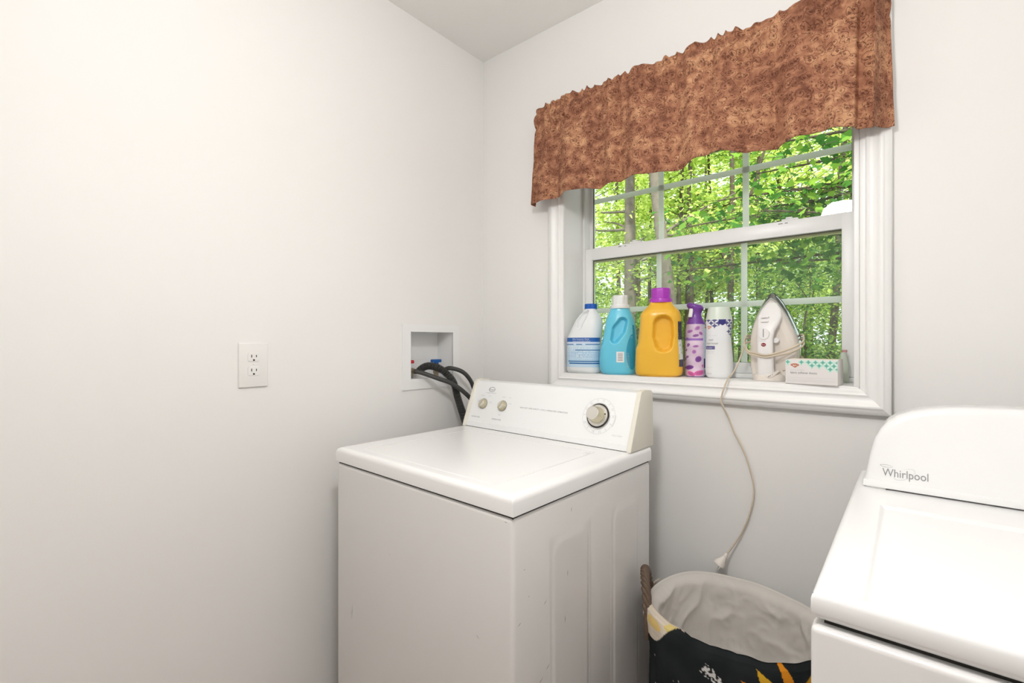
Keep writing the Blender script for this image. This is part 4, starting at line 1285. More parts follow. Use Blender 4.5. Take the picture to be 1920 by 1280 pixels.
# ------------------------------------------------------------------ steam iron standing on its heel
ix_, iy_, di_ = on_sill(1444, 0.084)
IRZ = face_cam(ix_, iy_) - R(11)
iron = empty('steam_iron', (ix_, iy_, SZ), IRZ, 'cream and white steam iron standing on its heel, cord wrapped round', 'iron')
si = di_ / FPX                        # metres per photo pixel at the iron
def ip(u, v): return ((u - 1444.0) * si, (713.5 - v) * si)
outl_px = [(1444.5, 548), (1454, 556), (1463, 569), (1471, 584), (1478, 600), (1484.5, 616), (1490, 632), (1492.5, 648), (1492, 665), (1489, 683), (1483, 700), (1476, 709), (1468, 712.5), (1420, 712.5), (1413, 708), (1409.5, 695), (1408, 680), (1407.5, 660), (1407.5, 640), (1408.5, 622), (1411.5, 605), (1417, 588), (1424.5, 572), (1433, 558), (1439, 551)]
ol = [ip(*p) for p in outl_px]
cxm = sum(p[0] for p in ol) / len(ol)
def scale_ol(f, dz=0.0, cx=0.0, cz=0.11):
    return [(cx + (x - cx) * f, cz + dz + (z - cz) * f) for x, z in ol]
def closed_smooth(pts, sub=4):
    P = [Vector((p[0], p[1], 0)) for p in pts]
    n = len(P); out = []
    for i in range(n):
        p0, p1, p2, p3 = P[i - 1], P[i], P[(i + 1) % n], P[(i + 2) % n]
        for s in range(sub):
            t = s / sub
            q = 0.5 * ((2 * p1) + (-p0 + p2) * t + (2 * p0 - 5 * p1 + 4 * p2 - p3) * t * t + (-p0 + 3 * p1 - 3 * p2 + p3) * t ** 3)
            out.append((q.x, max(0.0008, q.y)))
    return out
def loft_ol(name, layers, material, parent, smooth=40):
    V = []; n = None
    for pts, y in layers:
        n = len(pts)
        V += [(x, y, z) for x, z in pts]
    Fc = ring_faces(n, len(layers)) + [tuple(range(n)), tuple(reversed(range((len(layers) - 1) * n, len(layers) * n)))]
    bmx = None
    o = pydata(name, V, Fc, material, parent, smooth)
    return o
so = closed_smooth(ol)
def shrink(pts, f, cz=0.095, dz=0, fx=None): return [(x * (fx or f), max(0.0006, cz + dz + (z - cz) * f)) for x, z in pts]
loft_ol('soleplate', [(shrink(so, 0.985), 0.044), (so, 0.042), (so, 0.036), (shrink(so, 0.985), 0.034)], 'sole_dark', iron)
loft_ol('sole_shell', [(shrink(so, 0.985), 0.0345), (shrink(so, 0.99), 0.030), (shrink(so, 0.955, 0.02, 0, 0.975), 0.020), (shrink(so, 0.93, 0.02, 0, 0.965), 0.0145)], 'sole', iron)
body = loft_ol('skirt', [(shrink(so, 0.905, 0.015, 0, 0.955), 0.016), (shrink(so, 0.895, 0.015, 0, 0.945), 0.006), (shrink(so, 0.865, 0.015, 0, 0.91), -0.004), (shrink(so, 0.82, 0.03, 0, 0.85), -0.009), (shrink(so, 0.68, 0.05, 0, 0.70), -0.012)], 'iron_cream', iron, 60)
# handle: a rounded bar sweeping from the nose down to the heel, standing clear of the skirt
hp = [(1447, 560 + 12, 0.004, 9), (1446.5, 584, -0.008, 17), (1445.5, 596, -0.018, 20), (1444, 610, -0.028, 18), (1441.5, 622, -0.034, 14.5), (1440.5, 636, -0.037, 13.2), (1440.5, 655, -0.038, 13.2), (1441, 675, -0.037, 13.2), (1441, 690, -0.034, 13.2), (1441, 702, -0.026, 14), (1441, 705.5, -0.012, 16)]
V = []
nn = 28
rowsH = catmull([Vector((ip(u, v)[0], y, ip(u, v)[1])) for u, v, y, w in hp], 5)
ws = np.interp(np.linspace(0, 1, len(rowsH)), np.linspace(0, 1, len(hp)), [w * si for *_, w in hp])
for i, p_ in enumerate(rowsH):
    t = (rowsH[min(i + 1, len(rowsH) - 1)] - rowsH[max(0, i - 1)]).normalized()
    nrm = Vector((1, 0, 0)).cross(t).normalized()
    th = 0.011 if i > 12 else 0.010
    for j in range(nn):
        a = 2 * PI * j / nn
        c, s_ = math.cos(a), math.sin(a)
        V.append(p_ + Vector((1, 0, 0)) * (ws[i] * math.copysign(abs(c) ** 0.6, c)) + nrm * (th * math.copysign(abs(s_) ** 0.6, s_)))
handle = pydata('handle', V, ring_faces(nn, len(rowsH)) + [tuple(reversed(range(nn))), tuple(range((len(rowsH) - 1) * nn, len(rowsH) * nn))], 'iron_white', iron, 70)
bmh = bmesh.new(); bmh.from_mesh(handle.data); bmesh.ops.recalc_face_normals(bmh, faces=bmh.faces); bmh.to_mesh(handle.data); bmh.free()
# heel
V = []
for y, f in ((0.034, 0.9), (0.030, 1.0), (-0.02, 1.0), (-0.034, 0.93), (-0.040, 0.7)):
    pass
hx0, _ = ip(1416, 0); hx1, _ = ip(1470, 0)
prof = [(1.0, 0.0), (1.0, 0.010), (0.96, 0.016), (0.80, 0.022), (0.55, 0.027)]
for f, z in prof:
    for j in range(40):
        a = 2 * PI * j / 40
        V.append(((hx0 + hx1) / 2 + (hx1 - hx0) / 2 * f * math.cos(a), -0.004 + 0.038 * f * math.sin(a), z + 0.0004))
pydata('heel', V, ring_faces(40, len(prof)) + [tuple(reversed(range(40))), tuple(range(160, 200))], 'iron_cream', iron, 50)
def disc(name, u, v, y, ru, rv, h, material, par, n=36):
    x, z = ip(u, v)
    V = []
    for k, yy in ((1.0, 0.0), (1.0, -h * 0.7), (0.9, -h)):
        for j in range(n):
            a = 2 * PI * j / n
            V.append((x + ru * si * k * math.cos(a), y + yy, z + rv * si * k * math.sin(a)))
    Fc = ring_faces(n, 3) + [tuple(range(n)), tuple(reversed(range(2 * n, 3 * n)))]
    o = pydata(name, V, Fc, material, par, 40)
    b_ = bmesh.new(); b_.from_mesh(o.data); bmesh.ops.recalc_face_normals(b_, faces=b_.faces); b_.to_mesh(o.data); b_.free()
    return o
dl = disc('steam_dial', 1439.5, 627, -0.0455, 9.3, 11.0, 0.005, 'iron_white', handle)
x, z = ip(1438.2, 618); x2, z2 = ip(1439.6, 633)
mkbox('dial_slit', (x, x2, -0.0510, -0.0495, z2, z), 'ink_grey', dl)
bdg = disc('badge', 1439, 647, -0.0485, 4.0, 3.3, 0.0012, mat('badge_red', (0.28, 0.012, 0.02), 0.4), handle, 28)
x, z = ip(1439, 647.6)
text_on('badge_lettering', 'Rival', 0.0046, lambda a, c: (x + a, -0.0500, z + c - 0.0006), 'ink_white', bdg, 'CENTER')
disc('side_button', 1456.5, 639, -0.020, 5.2, 5.2, 0.006, 'iron_white', handle)
disc('side_button', 1426.5, 626, -0.020, 2.2, 2.8, 0.006, 'iron_white', handle)
for v in (596, 604):
    x, z = ip(1433, v); x2, _ = ip(1446, v)
    bm = bmesh.new(); box(bm, x, x2, -0.0375 - (v - 596) * 0.0006, -0.022, z - 0.0026, z + 0.0026, 0.0022, 3)
    obj('nose_button', bm, 'iron_white', handle)
text_on('handle_lettering', 'STEAM  DRY', 0.0036, lambda a, c: (ip(1431, 0)[0] + a, -0.0487, ip(0, 640.5)[1] + c), 'ink_light', handle)
# slotted strain relief and cord
x, z = ip(1441, 706)
slv = tube('strain_relief', [Vector(p_) for p_ in catmull([(x - 0.003, -0.032, z + 0.002), (x + 0.010, -0.038, z + 0.001), (x + 0.021, -0.034, z + 0.008), (x + 0.032, -0.022, z + 0.018)], 6)], lambda q: 0.0075 - 0.0025 * q, 'iron_cream', iron, 14)
for k in range(5):
    q = k / 5
    c_ = Vector((x + 0.009 + 0.0045 * k, -0.0447 + 0.0026 * k * k * 0.35, z + 0.001 + 0.0026 * k))
    bm = bmesh.new(); box(bm, -0.0008, 0.0008, -0.0012, 0.0012, -0.003, 0.003)
    bmesh.ops.transform(bm, matrix=Matrix.Translation(c_) @ Matrix.Rotation(R(25), 4, 'Y'), verts=bm.verts)
    obj('relief_slot', bm, 'ink_grey', slv)
def cord_loop(v_l, v_m, v_r, ext):
    pts = []
    for u, v, y in ((1402 - ext, v_l, -0.008), (1404, v_l + 9, -0.024), (1413, v_l + 20, -0.036), (1427, v_m - 3, -0.048), (1443, v_m, -0.053), (1460, v_m - 4, -0.048), (1478, v_r + 12, -0.036), (1492, v_r + 4, -0.024), (1498.5, v_r - 3, -0.008), (1497, v_r - 11, 0.012), (1493, v_r - 14, 0.032), (1480, v_r - 12, 0.050), (1445, v_m - 30, 0.0545), (1415, v_l - 4, 0.050), (1405, v_l - 10, 0.034), (1401 - ext, v_l - 8, 0.012)):
        a, b_ = ip(u, v); pts.append((a, y, b_))
    return pts
l1 = cord_loop(644, 670, 650, 0); l2 = cord_loop(640, 666, 643, 1.5)
path = l1 + l2
inv = Matrix.Translation(Vector((ix_, iy_, SZ))) @ Matrix.Rotation(IRZ, 4, 'Z')
def to_iron(p): return tuple(inv.inverted() @ Vector(p))
x, z = ip(1470, 694)
start = [(x - 0.006, -0.014, z), (ip(1488, 0)[0], 0.004, ip(0, 683)[1]), (ip(1490, 0)[0] + 0.006, 0.030, ip(0, 672)[1]), (ip(1470, 0)[0], 0.054, ip(0, 655)[1]), (ip(1425, 0)[0], 0.054, ip(0, 640)[1])]
tail_w = [(1.040, -0.022 + 0.10, 1.205), (1.030, 0.04, 1.150), (1.025, 0.01, 1.127), (1.023, -0.020, 1.118), (1.019, -0.040, 1.098), (1.006, -0.036, 1.054), (1.010, -0.030, 1.032), (1.020, -0.012, 1.000), (1.036, -0.009, 0.955), (1.061, -0.008, 0.905), (1.079, -0.008, 0.850), (1.0885, -0.008, 0.800), (1.085, -0.009, 0.755), (1.073, -0.010, 0.705), (1.056, -0.012, 0.660), (1.036, -0.018, 0.622), (1.016, -0.030, 0.588)]
full = start + path + [to_iron(p) for p in tail_w]
crd = tube('power_cord', catmull(full, 7), 0.0028, 'cord', iron, 8, 80, flat=(0.0036, 0.0024))
pe = Vector(tail_w[-1]); pdv = (Vector(tail_w[-1]) - Vector(tail_w[-2])).normalized()
Li = inv.inverted()
def lathe_w(name, prof, material, par, origin, axis, n=16):
    o_ = Li @ origin; ax = Li.to_3x3() @ axis
    return lathe(name, prof, material, par, n, ax, o_, 40)
plug = lathe_w('plug', [(0.0050, -0.010), (0.0060, -0.006), (0.0052, -0.005), (0.0062, -0.001), (0.0054, 0.0), (0.0066, 0.005), (0.0085, 0.011), (0.0150, 0.023), (0.0165, 0.028), (0.0165, 0.0315)], 'iron_cream', crd, pe, pdv)
sd = pdv.cross(Vector((0, 1, 0))).normalized()
for s in (-1, 1):
    bm = bmesh.new(); box(bm, -0.0008, 0.0008, -0.0034, 0.0034, 0.03, 0.049)
    mt_ = Matrix.Translation(pe + sd * s * 0.0062) @ Matrix((sd, pdv.cross(sd), pdv)).transposed().to_4x4()
    bmesh.ops.transform(bm, matrix=Li @ mt_, verts=bm.verts)
    obj('plug_prong', bm, 'chrome', plug)

# ------------------------------------------------------------------ laundry basket
bk = empty('laundry_basket', (1.100, -0.245, 0), 0, 'wicker basket with grey lining and dark floral fold-over between the machines', 'basket')
RX, RY, RZ = 0.212, 0.198, 0.548
def brad(z):      # radius factor by height
    return 0.76 + 0.24 * (z / RZ)
V, Fc = [], []
for i in range(30):
    a = 2 * PI * i / 30
    path = [Vector((RX * 0.965 * brad(z) * math.cos(a), RY * 0.965 * brad(z) * math.sin(a), z)) for z in np.linspace(0.005, RZ - 0.045, 8)]
    v, f = tube_data(path, 0.0035, 6, len(V)); V += v; Fc += f
o_ = pydata('upright_canes', V, Fc, 'wicker', bk, 60); o_['kind'] = 'stuff'
V, Fc = [], []
nr = 41
for r_ in range(nr):
    z = 0.008 + (RZ - 0.06) * r_ / (nr - 1)
    seg = 120
    path = []
    for i in range(seg + 1):
        a = 2 * PI * i / seg
        w = 0.0055 * math.sin(15 * a + (PI if r_ % 2 else 0))
        k = brad(z) * 0.965
        path.append(Vector(((RX * k + w) * math.cos(a), (RY * k + w) * math.sin(a), z + 0.002 * math.sin(5 * a + r_))))
    v, f = tube_data(path, 0.0048, 6, len(V)); V += v; Fc += f
o_ = pydata('woven_canes', V, Fc, 'wicker', bk, 60); o_['kind'] = 'stuff'
lathe('base', [(0.001, 0.0), (0.15, 0.0), (0.15, 0.012), (0.001, 0.012)], 'wicker', bk, 40, None, (0, 0, 0.003))
# braided handles
def bhandle(ac, span, hgt):
    V, Fc = [], []
    for k in range(4):
        path = []
        for i in range(61):
            t = i / 60
            a = ac + span * (t - 0.5)
            z = RZ - 0.07 + (hgt + 0.07) * math.sin(PI * t) ** 0.55
            out = 1.035
            c = Vector((RX * out * math.cos(a), RY * out * math.sin(a), z))
            ph = t * 26 + k * PI / 2
            rad = Vector((math.cos(a), math.sin(a), 0))
            path.append(c + rad * (0.0065 * math.cos(ph)) + Vector((0, 0, 1)) * (0.0065 * math.sin(ph)) )
        v, f = tube_data(path, 0.0062, 7, len(V)); V += v; Fc += f
    pydata('handle', V, Fc, 'wicker', bk, 60)
bhandle(R(200), R(40), 0.066)
bhandle(R(12), R(40), 0.05)
# lining inside the basket: crumpled cloth bag
def rim_z(a):
    return RZ + 0.004 * math.sin(3 * a + 1) + 0.004 * noise.noise(Vector((math.cos(a) * 2, math.sin(a) * 2, 7)))
def lining(u, v):
    a = 2 * PI * u
    # v: 0 at the rim outside, bends over and runs down inside to the middle of the bag
    rz = rim_z(a)
    if v < 0.08:
        t = v / 0.08; back = 1 - sstep(165, 185, math.degrees(a)) + sstep(345, 358, math.degrees(a)); k = 1.015 + 0.012 * back * (1 - t) - 0.045 * t; z = rz - (0.012 + 0.06 * back) * (1 - t) ** 2 + 0.004 * math.sin(PI * t)
        return (RX * k * math.cos(a), RY * k * math.sin(a), z)
    t = (v - 0.08) / 0.92
    depth = 0.30
    if t < 0.75:
        q = t / 0.75; z = rz - depth * q; k = (0.97 - 0.065 * sstep(0, 0.10, q)) * brad(z)
    else:
        q = (t - 0.75) / 0.25; k = 0.905 * brad(rz - depth) * (1 - q) + 0.001; z = rz - depth - 0.012 * math.sin(PI * q / 2)
    x, y = RX * k * math.cos(a), RY * k * math.sin(a)
    P = Vector((x * 9, y * 9, z * 7))
    w = 0.005 * noise.noise(P * 0.8) + 0.006 * (1 - abs(noise.noise(P * 1.7 + Vector((3, 1, 2))))) ** 4 + 0.0022 * (1 - abs(noise.noise(P * 4.1))) ** 3
    w *= sstep(0, 0.12, t)
    nx_, ny_ = math.cos(a), math.sin(a)
    return (x - nx_ * abs(w) * 1.3 * (1 if t < .75 else 0), y - ny_ * abs(w) * 1.3 * (1 if t < .75 else 0), z + (w * 1.2 if t > 0.7 else 0.3 * w))
V, Fc = grid(200, 90, lining)
pydata('inner_lining', V, Fc, 'liner', bk, 180)
# printed fold-over outside
def pet(x, y, cx, cy, a, l, w):
    dx_, dy_ = x - cx, y - cy
    p_ = (math.cos(a) * dx_ + math.sin(a) * dy_) / l; q = (-math.sin(a) * dx_ + math.cos(a) * dy_) / w
    if 0 < p_ < 1: return abs(q) < math.sin(PI * p_ ** 0.8) * 0.5
    return False
def fold(u, v):
    a = 2 * PI * u
    drop = 0.22 * v
    z = rim_z(a) + 0.008 - drop + 0.008 * (1 - v) * abs(noise.noise(Vector((a * 4.5, 0.3, 2))))
    k = 1.035 + 0.03 * sstep(0, 0.15, v) + 0.012 * v
    w = 0.006 * noise.noise(Vector((math.cos(a) * 4, math.sin(a) * 4, z * 6))) + 0.0035 * math.sin(a * 23 + 2 * math.sin(3 * a)) * v
    # cloth parts around the handles
    if v < 0.02: k -= 0.05
    elif v < 0.04: k -= 0.02
    kk = brad(max(0.0, z)) * 0.25 + 0.75
    return ((RX * k * kk + w) * math.cos(a), (RY * k * kk + w) * math.sin(a), z)
def fold_col(u, v):
    a = 360 * u
    if a < 172 or a > 352: return (0.60, 0.565, 0.52)
    s_ = (a - 279) / 360 * 2 * PI * 0.21        # metres along the rim from about mid-front
    h = -0.22 * v
    # cream part with yellow flowers near the left handle
    edge = -0.060 + 0.022 * math.sin((a - 200) / 60 * PI) if 180 < a < 246 else 1
    if 170 < a < 254 and h > -0.066 + 0.066 * sstep(226, 254, a) - 0.005 * math.sin(a * 0.3):
        y1 = math.hypot((a - 229) / 9, (h + 0.024) / 0.011)
        y2 = math.hypot((a - 245) / 5, (h + 0.010) / 0.008)
        c = np.array((0.80, 0.70, 0.58)); 
        if y1 < 1: c = c * 0.25 + np.array((0.85, 0.58, 0.12)) * 0.75
        elif y2 < 1: c = c * 0.3 + np.array((0.78, 0.60, 0.10)) * 0.7
        elif math.sin(h * 500 + 2 * math.sin(a * 0.1)) > 0.8: c = c * 0.92
        return c
    # petals
    for cx, cy, an, l, w, cc in ((0.128, -0.058, 1.95, 0.075, 0.018, (0.75, 0.28, 0.02)), (0.100, -0.072, 2.20, 0.072, 0.026, (0.72, 0.42, 0.03)), (0.078, -0.082, 2.5, 0.06, 0.020, (0.72, 0.25, 0.02)), (0.052, -0.092, 2.6, 0.045, 0.016, (0.50, 0.48, 0.10)), (0.14, -0.07, 1.1, 0.06, 0.02, (0.70, 0.36, 0.03)), (0.12, -0.13, 4.6, 0.07, 0.024, (0.72, 0.34, 0.03)), (0.09, -0.135, 4.0, 0.06, 0.02, (0.72, 0.40, 0.03))):
        if pet(s_, h, cx, cy, an, l, w): return cc
    # white feathery sprays
    for cx, cy, an, l in ((0.045, -0.115, 2.45, 0.11), (-0.005, -0.155, 2.2, 0.06), (0.20, -0.12, 2.0, 0.09)):
        dx_, dy_ = s_ - cx, h - cy
        p_ = (math.cos(an) * dx_ + math.sin(an) * dy_) / l; q = (-math.sin(an) * dx_ + math.cos(an) * dy_)
        if -0.1 < p_ < 1 and abs(q) < 0.018 * (1.0 - 0.3 * p_) and noise.noise(Vector((s_ * 170, h * 170, 3))) + 0.25 > abs(q) / 0.018 * 0.7: return (0.72, 0.71, 0.70)
    n_ = noise.noise(Vector((s_ * 130, h * 130, 0)))
    if n_ > 0.72: return (0.5, 0.5, 0.5)
    g = 0.5 + 0.5 * noise.noise(Vector((s_ * 18, h * 18, 5)))
    return (0.012 + 0.016 * g, 0.015 + 0.018 * g, 0.016 + 0.018 * g)
NU, NV = 620, 120
V, Fc = grid(NU, NV, fold)
cols = [fold_col(i / (NU - 1), j / (NV - 1)) for j in range(NV) for i in range(NU)]
# opening for the left handle, where wicker shows
Fc = [f for f in Fc if 172 < 360 * (f[0] % NU) / (NU - 1) < 354 and not (181 < 360 * (f[0] % NU) / (NU - 1) < 209 + 16 * sstep(0.22, 0.4, (f[0] // NU) / (NV - 1)))]
pydata('printed_foldover', V, Fc, 'print_cloth', bk, 180, cols)

# ------------------------------------------------------------------ woods outside
structure(pydata('ground', [(-60, 0.3, -0.7), (40, 0.3, -0.7), (40, 70, 1.0), (-60, 70, 1.0)], [(0, 1, 2, 3)], 'ground', None, 0), 'forest floor outside the window', 'ground')
structure(mkbox('siding', (-0.4, XR + 0.4, 0.226, 0.245, -0.75, WZ0 - 0.01), 'siding'), 'pale outside wall cladding below the window', 'wall')

MAPLE = np.array([(0, -0.45), (0.10, -0.42), (0.42, -0.30), (0.30, -0.12), (0.55, 0.12), (0.27, 0.14), (0.20, 0.22), (0.22, 0.30), (0.0, 0.62), (-0.22, 0.30), (-0.20, 0.22), (-0.27, 0.14), (-0.55, 0.12), (-0.30, -0.12), (-0.42, -0.30), (-0.10, -0.42)]) * 0.95
OVAL = np.array([(0, -0.5), (0.28, -0.15), (0.25, 0.2), (0, 0.55), (-0.25, 0.2), (-0.28, -0.15)])
def leaves(name, centers, size, shape, material, parent, tilt=0.6, droop=0.0):
    """one mesh of separate leaf blades"""
    n = len(centers); k = len(shape)
    sz = size * nrng.uniform(0.65, 1.25, n)
    ang = nrng.uniform(0, 2 * PI, n)
    # blade normals mostly upward with random tilt
    nv = np.stack([nrng.normal(0, tilt, n), nrng.normal(-0.25, tilt, n), np.full(n, 0.8)], 1)
    nv /= np.linalg.norm(nv, axis=1)[:, None]
    ref = np.stack([np.cos(ang), np.sin(ang), nrng.normal(0, 0.3, n)], 1)
    tx = np.cross(nv, ref); tx /= np.linalg.norm(tx, axis=1)[:, None]
    ty = np.cross(nv, tx)
    P = centers[:, None, :] + (tx[:, None, :] * shape[None, :, 0:1] + ty[:, None, :] * shape[None, :, 1:2]) * sz[:, None, None]
    P -= nv[:, None, :] * (np.abs(shape[None, :, 0:1]) ** 1.5) * sz[:, None, None] * 0.35
    me = bpy.data.meshes.new(name)
    me.vertices.add(n * k); me.vertices.foreach_set('co', P.astype(np.float32).ravel())
    me.loops.add(n * k); me.loops.foreach_set('vertex_index', np.arange(n * k, dtype=np.int32))
    me.polygons.add(n); me.polygons.foreach_set('loop_start', np.arange(0, n * k, k, dtype=np.int32))
    me.polygons.foreach_set('loop_total', np.full(n, k, dtype=np.int32))
    me.update(); me.validate()
    return finish(name, me, material, parent, 0)

CX_, CY_ = 1.44, -1.52
def polar(r, az):       # metres from the camera, degrees left of the window's normal
    return (CX_ - r * math.sin(R(az)), CY_ + r * math.cos(R(az)))

def gz(y): return -0.7 + 1.7 * (y - 0.3) / 69.7
def tree(name, label, r, az, hgt, rad, lean=(0, 0), bark='bark', leafm='leaf_mid', nclump=60, per=60, leaf=0.11, shape=OVAL, crown=(1.5, 8.0, 2.6), flat=0.35, fork=None, group=None, clump_r=0.6, behind=False):
    x, y = polar(r, az)
    z0 = gz(y)
    t = empty(name, (x, y, z0), 0, label, 'tree', group)
    pts = []
    for i in range(7):
        q = i / 6
        pts.append((lean[0] * q * hgt + 0.08 * rng.uniform(-1, 1) * q, lean[1] * q * hgt + 0.08 * rng.uniform(-1, 1) * q, q * hgt))
    path = catmull(pts, 4)
    tube('trunk', path, lambda q: rad * (1.12 - 0.75 * q) + rad * 0.25 * max(0, 1 - q * 14), bark, t, 12, 180)
    zc0, zc1, cr = crown
    # branches
    V, Fc = [], []
    cl = []
    nb_ = max(6, nclump // 5)
    for i in range(nb_):
        q = rng.uniform(max(0.08, zc0 / hgt), min(0.97, zc1 / hgt))
        p0 = path[int(q * (len(path) - 1))]
        a = rng.uniform(0.25, PI - 0.25) if behind else rng.uniform(0, 2 * PI); ln = cr * rng.uniform(0.6, 1.05) * (1 - 0.35 * q)
        d = Vector((math.cos(a), math.sin(a), rng.uniform(0.15, 0.6)))
        p1 = p0 + d * ln * 0.5 + Vector((0, 0, rng.uniform(-0.1, 0.2))); p2 = p0 + d * ln
        v, f = tube_data(catmull([p0, p1, p2], 4), (lambda qq: rad * 0.22 * (1 - 0.8 * qq) + 0.004), 5, len(V)); V += v; Fc += f
        for k in range(max(1, nclump // nb_)):
            w = rng.uniform(0.35, 1.05)
            cl.append(p0.lerp(p2, w) + Vector((rng.gauss(0, .35), rng.gauss(0, .35), rng.gauss(0, .2))))
    if fork:
        for fx, fz, fl, fr in fork:
            p0 = path[int(fz / hgt * (len(path) - 1))]
            p2 = p0 + Vector((fx * fl, 0.1, fl))
            v, f = tube_data(catmull([p0, p0.lerp(p2, .4) + Vector((fx * .06, 0, 0)), p2], 6), lambda qq: fr * (1 - 0.5 * qq), 9, len(V)); V += v; Fc += f
    pydata('branches', V, Fc, bark, t, 180)['kind'] = 'stuff'
    if behind: cl = [Vector((c.x, max(c.y, 0.9), c.z)) for c in cl]
    C = np.array([tuple(c) for c in cl])
    P = np.repeat(C, per, axis=0)
    nrm = nrng.normal(0, 1, P.shape)
    nrm[:, 2] *= flat
    P = P + nrm * clump_r * 0.55
    leaves('foliage', P, leaf, shape, leafm, t)['kind'] = 'stuff'
    return t

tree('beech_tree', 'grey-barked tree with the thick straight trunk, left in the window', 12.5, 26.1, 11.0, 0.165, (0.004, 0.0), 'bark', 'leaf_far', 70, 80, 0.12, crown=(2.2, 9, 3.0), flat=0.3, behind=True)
tree('leaning_tree', 'thick grey trunk leaning left behind the yellow bottle', 10.0, 20.2, 9.5, 0.145, (-0.125, 0.02), 'bark', 'leaf_mid', 50, 70, 0.10, crown=(3.0, 9, 2.6), flat=0.3, behind=True)
tree('forked_tree', 'dark-trunked forked tree in the middle panes', 13.5, 15.3, 10.5, 0.085, (-0.002, 0), 'bark_dark', 'leaf_mid', 60, 70, 0.11, crown=(2.8, 9, 2.6), flat=0.3, fork=((-0.40, 3.9, 2.2, 0.06), (0.30, 4.1, 2.6, 0.06)), behind=True)
SL_ = 'slim dark trunk in the middle distance of the woods'
for az, r_, rad in ((20.9, 13.5, 0.065), (20.0, 14.0, 0.07), (19.2, 13.2, 0.06), (16.9, 16.0, 0.06), (24.0, 15.5, 0.06), (12.6, 15, 0.07), (17.8, 17, 0.06)):
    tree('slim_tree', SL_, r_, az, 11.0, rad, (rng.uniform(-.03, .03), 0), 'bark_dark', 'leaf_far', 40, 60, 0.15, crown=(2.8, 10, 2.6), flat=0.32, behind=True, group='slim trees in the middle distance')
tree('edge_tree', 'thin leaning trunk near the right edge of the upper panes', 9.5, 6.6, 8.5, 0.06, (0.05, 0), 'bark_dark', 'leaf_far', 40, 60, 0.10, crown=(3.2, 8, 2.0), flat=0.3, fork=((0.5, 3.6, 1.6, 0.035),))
# understorey shrubs
SH_ = 'leafy understorey sapling among the trunks'
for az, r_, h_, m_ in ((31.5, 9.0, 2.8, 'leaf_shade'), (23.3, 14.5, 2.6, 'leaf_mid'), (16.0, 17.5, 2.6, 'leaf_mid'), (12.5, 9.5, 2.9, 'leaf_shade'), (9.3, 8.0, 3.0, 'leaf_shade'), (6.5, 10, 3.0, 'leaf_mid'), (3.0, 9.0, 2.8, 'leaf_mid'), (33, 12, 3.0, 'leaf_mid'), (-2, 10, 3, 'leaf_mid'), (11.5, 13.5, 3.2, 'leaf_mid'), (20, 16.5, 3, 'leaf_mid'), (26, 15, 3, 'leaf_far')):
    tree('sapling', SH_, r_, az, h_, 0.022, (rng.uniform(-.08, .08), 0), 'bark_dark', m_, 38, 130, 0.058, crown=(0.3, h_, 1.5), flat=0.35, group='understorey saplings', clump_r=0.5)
# far trees
FT_ = 'sunlit tree in the far background of the woods'
k = 0
for r_ in (23, 28, 34):
    for az in np.arange(-6, 44, 5.0):
        k += 1
        tree('woodland_tree', FT_, r_ + rng.uniform(-2, 2), az + rng.uniform(-1.8, 1.8), 15.0 + rng.uniform(-2, 3), rng.uniform(0.07, 0.14), (rng.uniform(-.02, .02), 0), 'bark_dark', 'leaf_far', 48, 72, 0.20, crown=(0.8, 14, 3.8), flat=0.45, group='far woodland trees', clump_r=1.15)
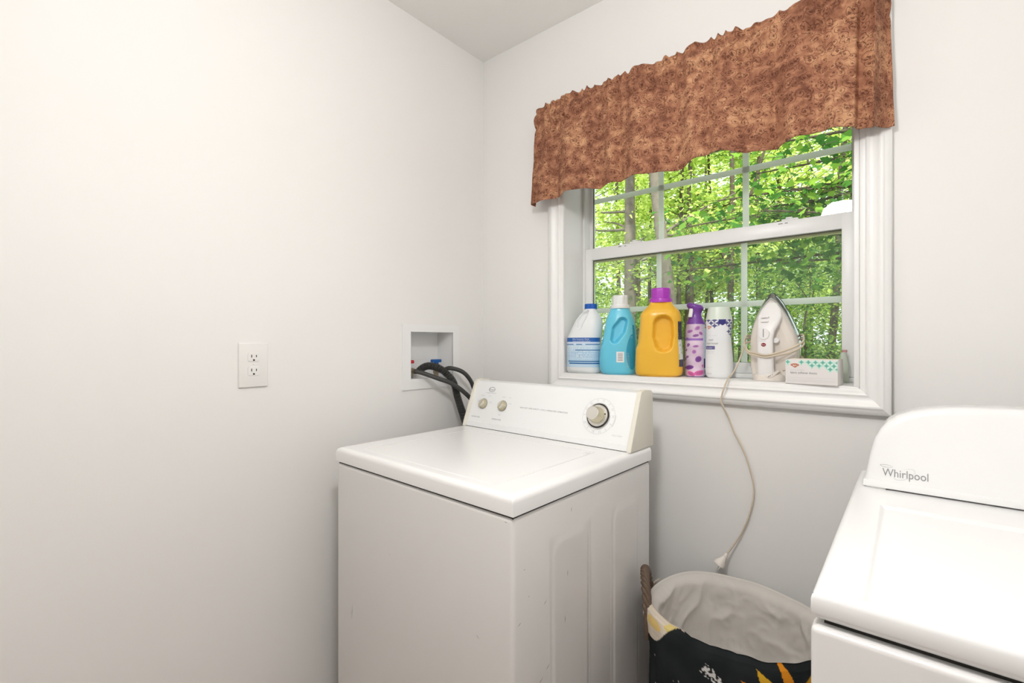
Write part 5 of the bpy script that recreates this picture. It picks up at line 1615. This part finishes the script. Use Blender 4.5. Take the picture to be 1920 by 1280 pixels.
# maple close to the house: boughs reaching in from the right
mp = empty('maple_tree', (*polar(6.2, -6.0), gz(4.7)), 0, 'maple tree with broad lobed leaves hanging close outside, right', 'tree')
mo = Vector(mp.location)
tube('trunk', [Vector(p_) for p_ in catmull([(0, 0, 0), (0.05, 0, 2.2), (-0.05, 0.1, 4.5), (0, 0.1, 7)], 5)], lambda q: 0.14 * (1.1 - 0.6 * q), 'bark', mp, 12, 180)
V, Fc, cl = [], [], []
def bough(zs, tgt, wob=0.15):
    p0 = Vector((-0.02, 0.05, zs)); p3 = Vector(tgt) - mo
    mid1 = p0.lerp(p3, 0.35) + Vector((0, rng.uniform(-wob, wob), 0.12)); mid2 = p0.lerp(p3, 0.7) + Vector((0, rng.uniform(-wob, wob), 0.08))
    pp = catmull([p0, mid1, mid2, p3], 8)
    v, f = tube_data(pp, lambda q: 0.022 * (1 - 0.85 * q) + 0.002, 7, len(V)); V.extend(v); Fc.extend(f)
    for i in range(len(pp) // 3, len(pp)):
        for _ in range(2):
            e = pp[i] + Vector((rng.gauss(0, .22), rng.gauss(0, .22), rng.gauss(-0.02, .10)))
            v, f = tube_data([pp[i], pp[i].lerp(e, .5) + Vector((0, 0, .02)), e], 0.0025, 4, len(V)); V.extend(v); Fc.extend(f)
            for _ in range(3): cl.append(e + Vector((rng.gauss(0, .08), rng.gauss(0, .08), rng.gauss(-0.03, .05))))
def wp(r, az, dz):
    x, y = polar(r, az); return (x, y, 1.222 + dz)
for zs, t in ((2.6, wp(5.0, 13.6, 1.02)), (2.7, wp(4.7, 12.0, 1.15)), (2.9, wp(5.3, 14.6, 1.25)), (3.1, wp(5.0, 10.5, 1.38)), (3.4, wp(4.6, 9.0, 1.55)), (3.3, wp(5.2, 16.5, 1.42)), (3.6, wp(5.4, 13.0, 1.7)), (3.8, wp(5, 17, 1.85)), (2.5, wp(5.4, 10.5, 0.78)), (4.2, wp(5, 12, 2.2)), (3.0, wp(5.6, 17.5, 1.15)), (3.0, wp(5.8, 21.5, 1.3)), (2.6, wp(6.0, 20.5, 0.85)), (3.4, wp(5.2, 7.5, 1.3)), (3.2, wp(5.0, 11.5, 1.25))):
    bough(zs, t)
pydata('branches', V, Fc, 'bark_dark', mp, 180)['kind'] = 'stuff'
leaves('foliage', np.array([tuple(c) for c in cl]), 0.088, MAPLE, 'leaf_near', mp, 0.75)['kind'] = 'stuff'
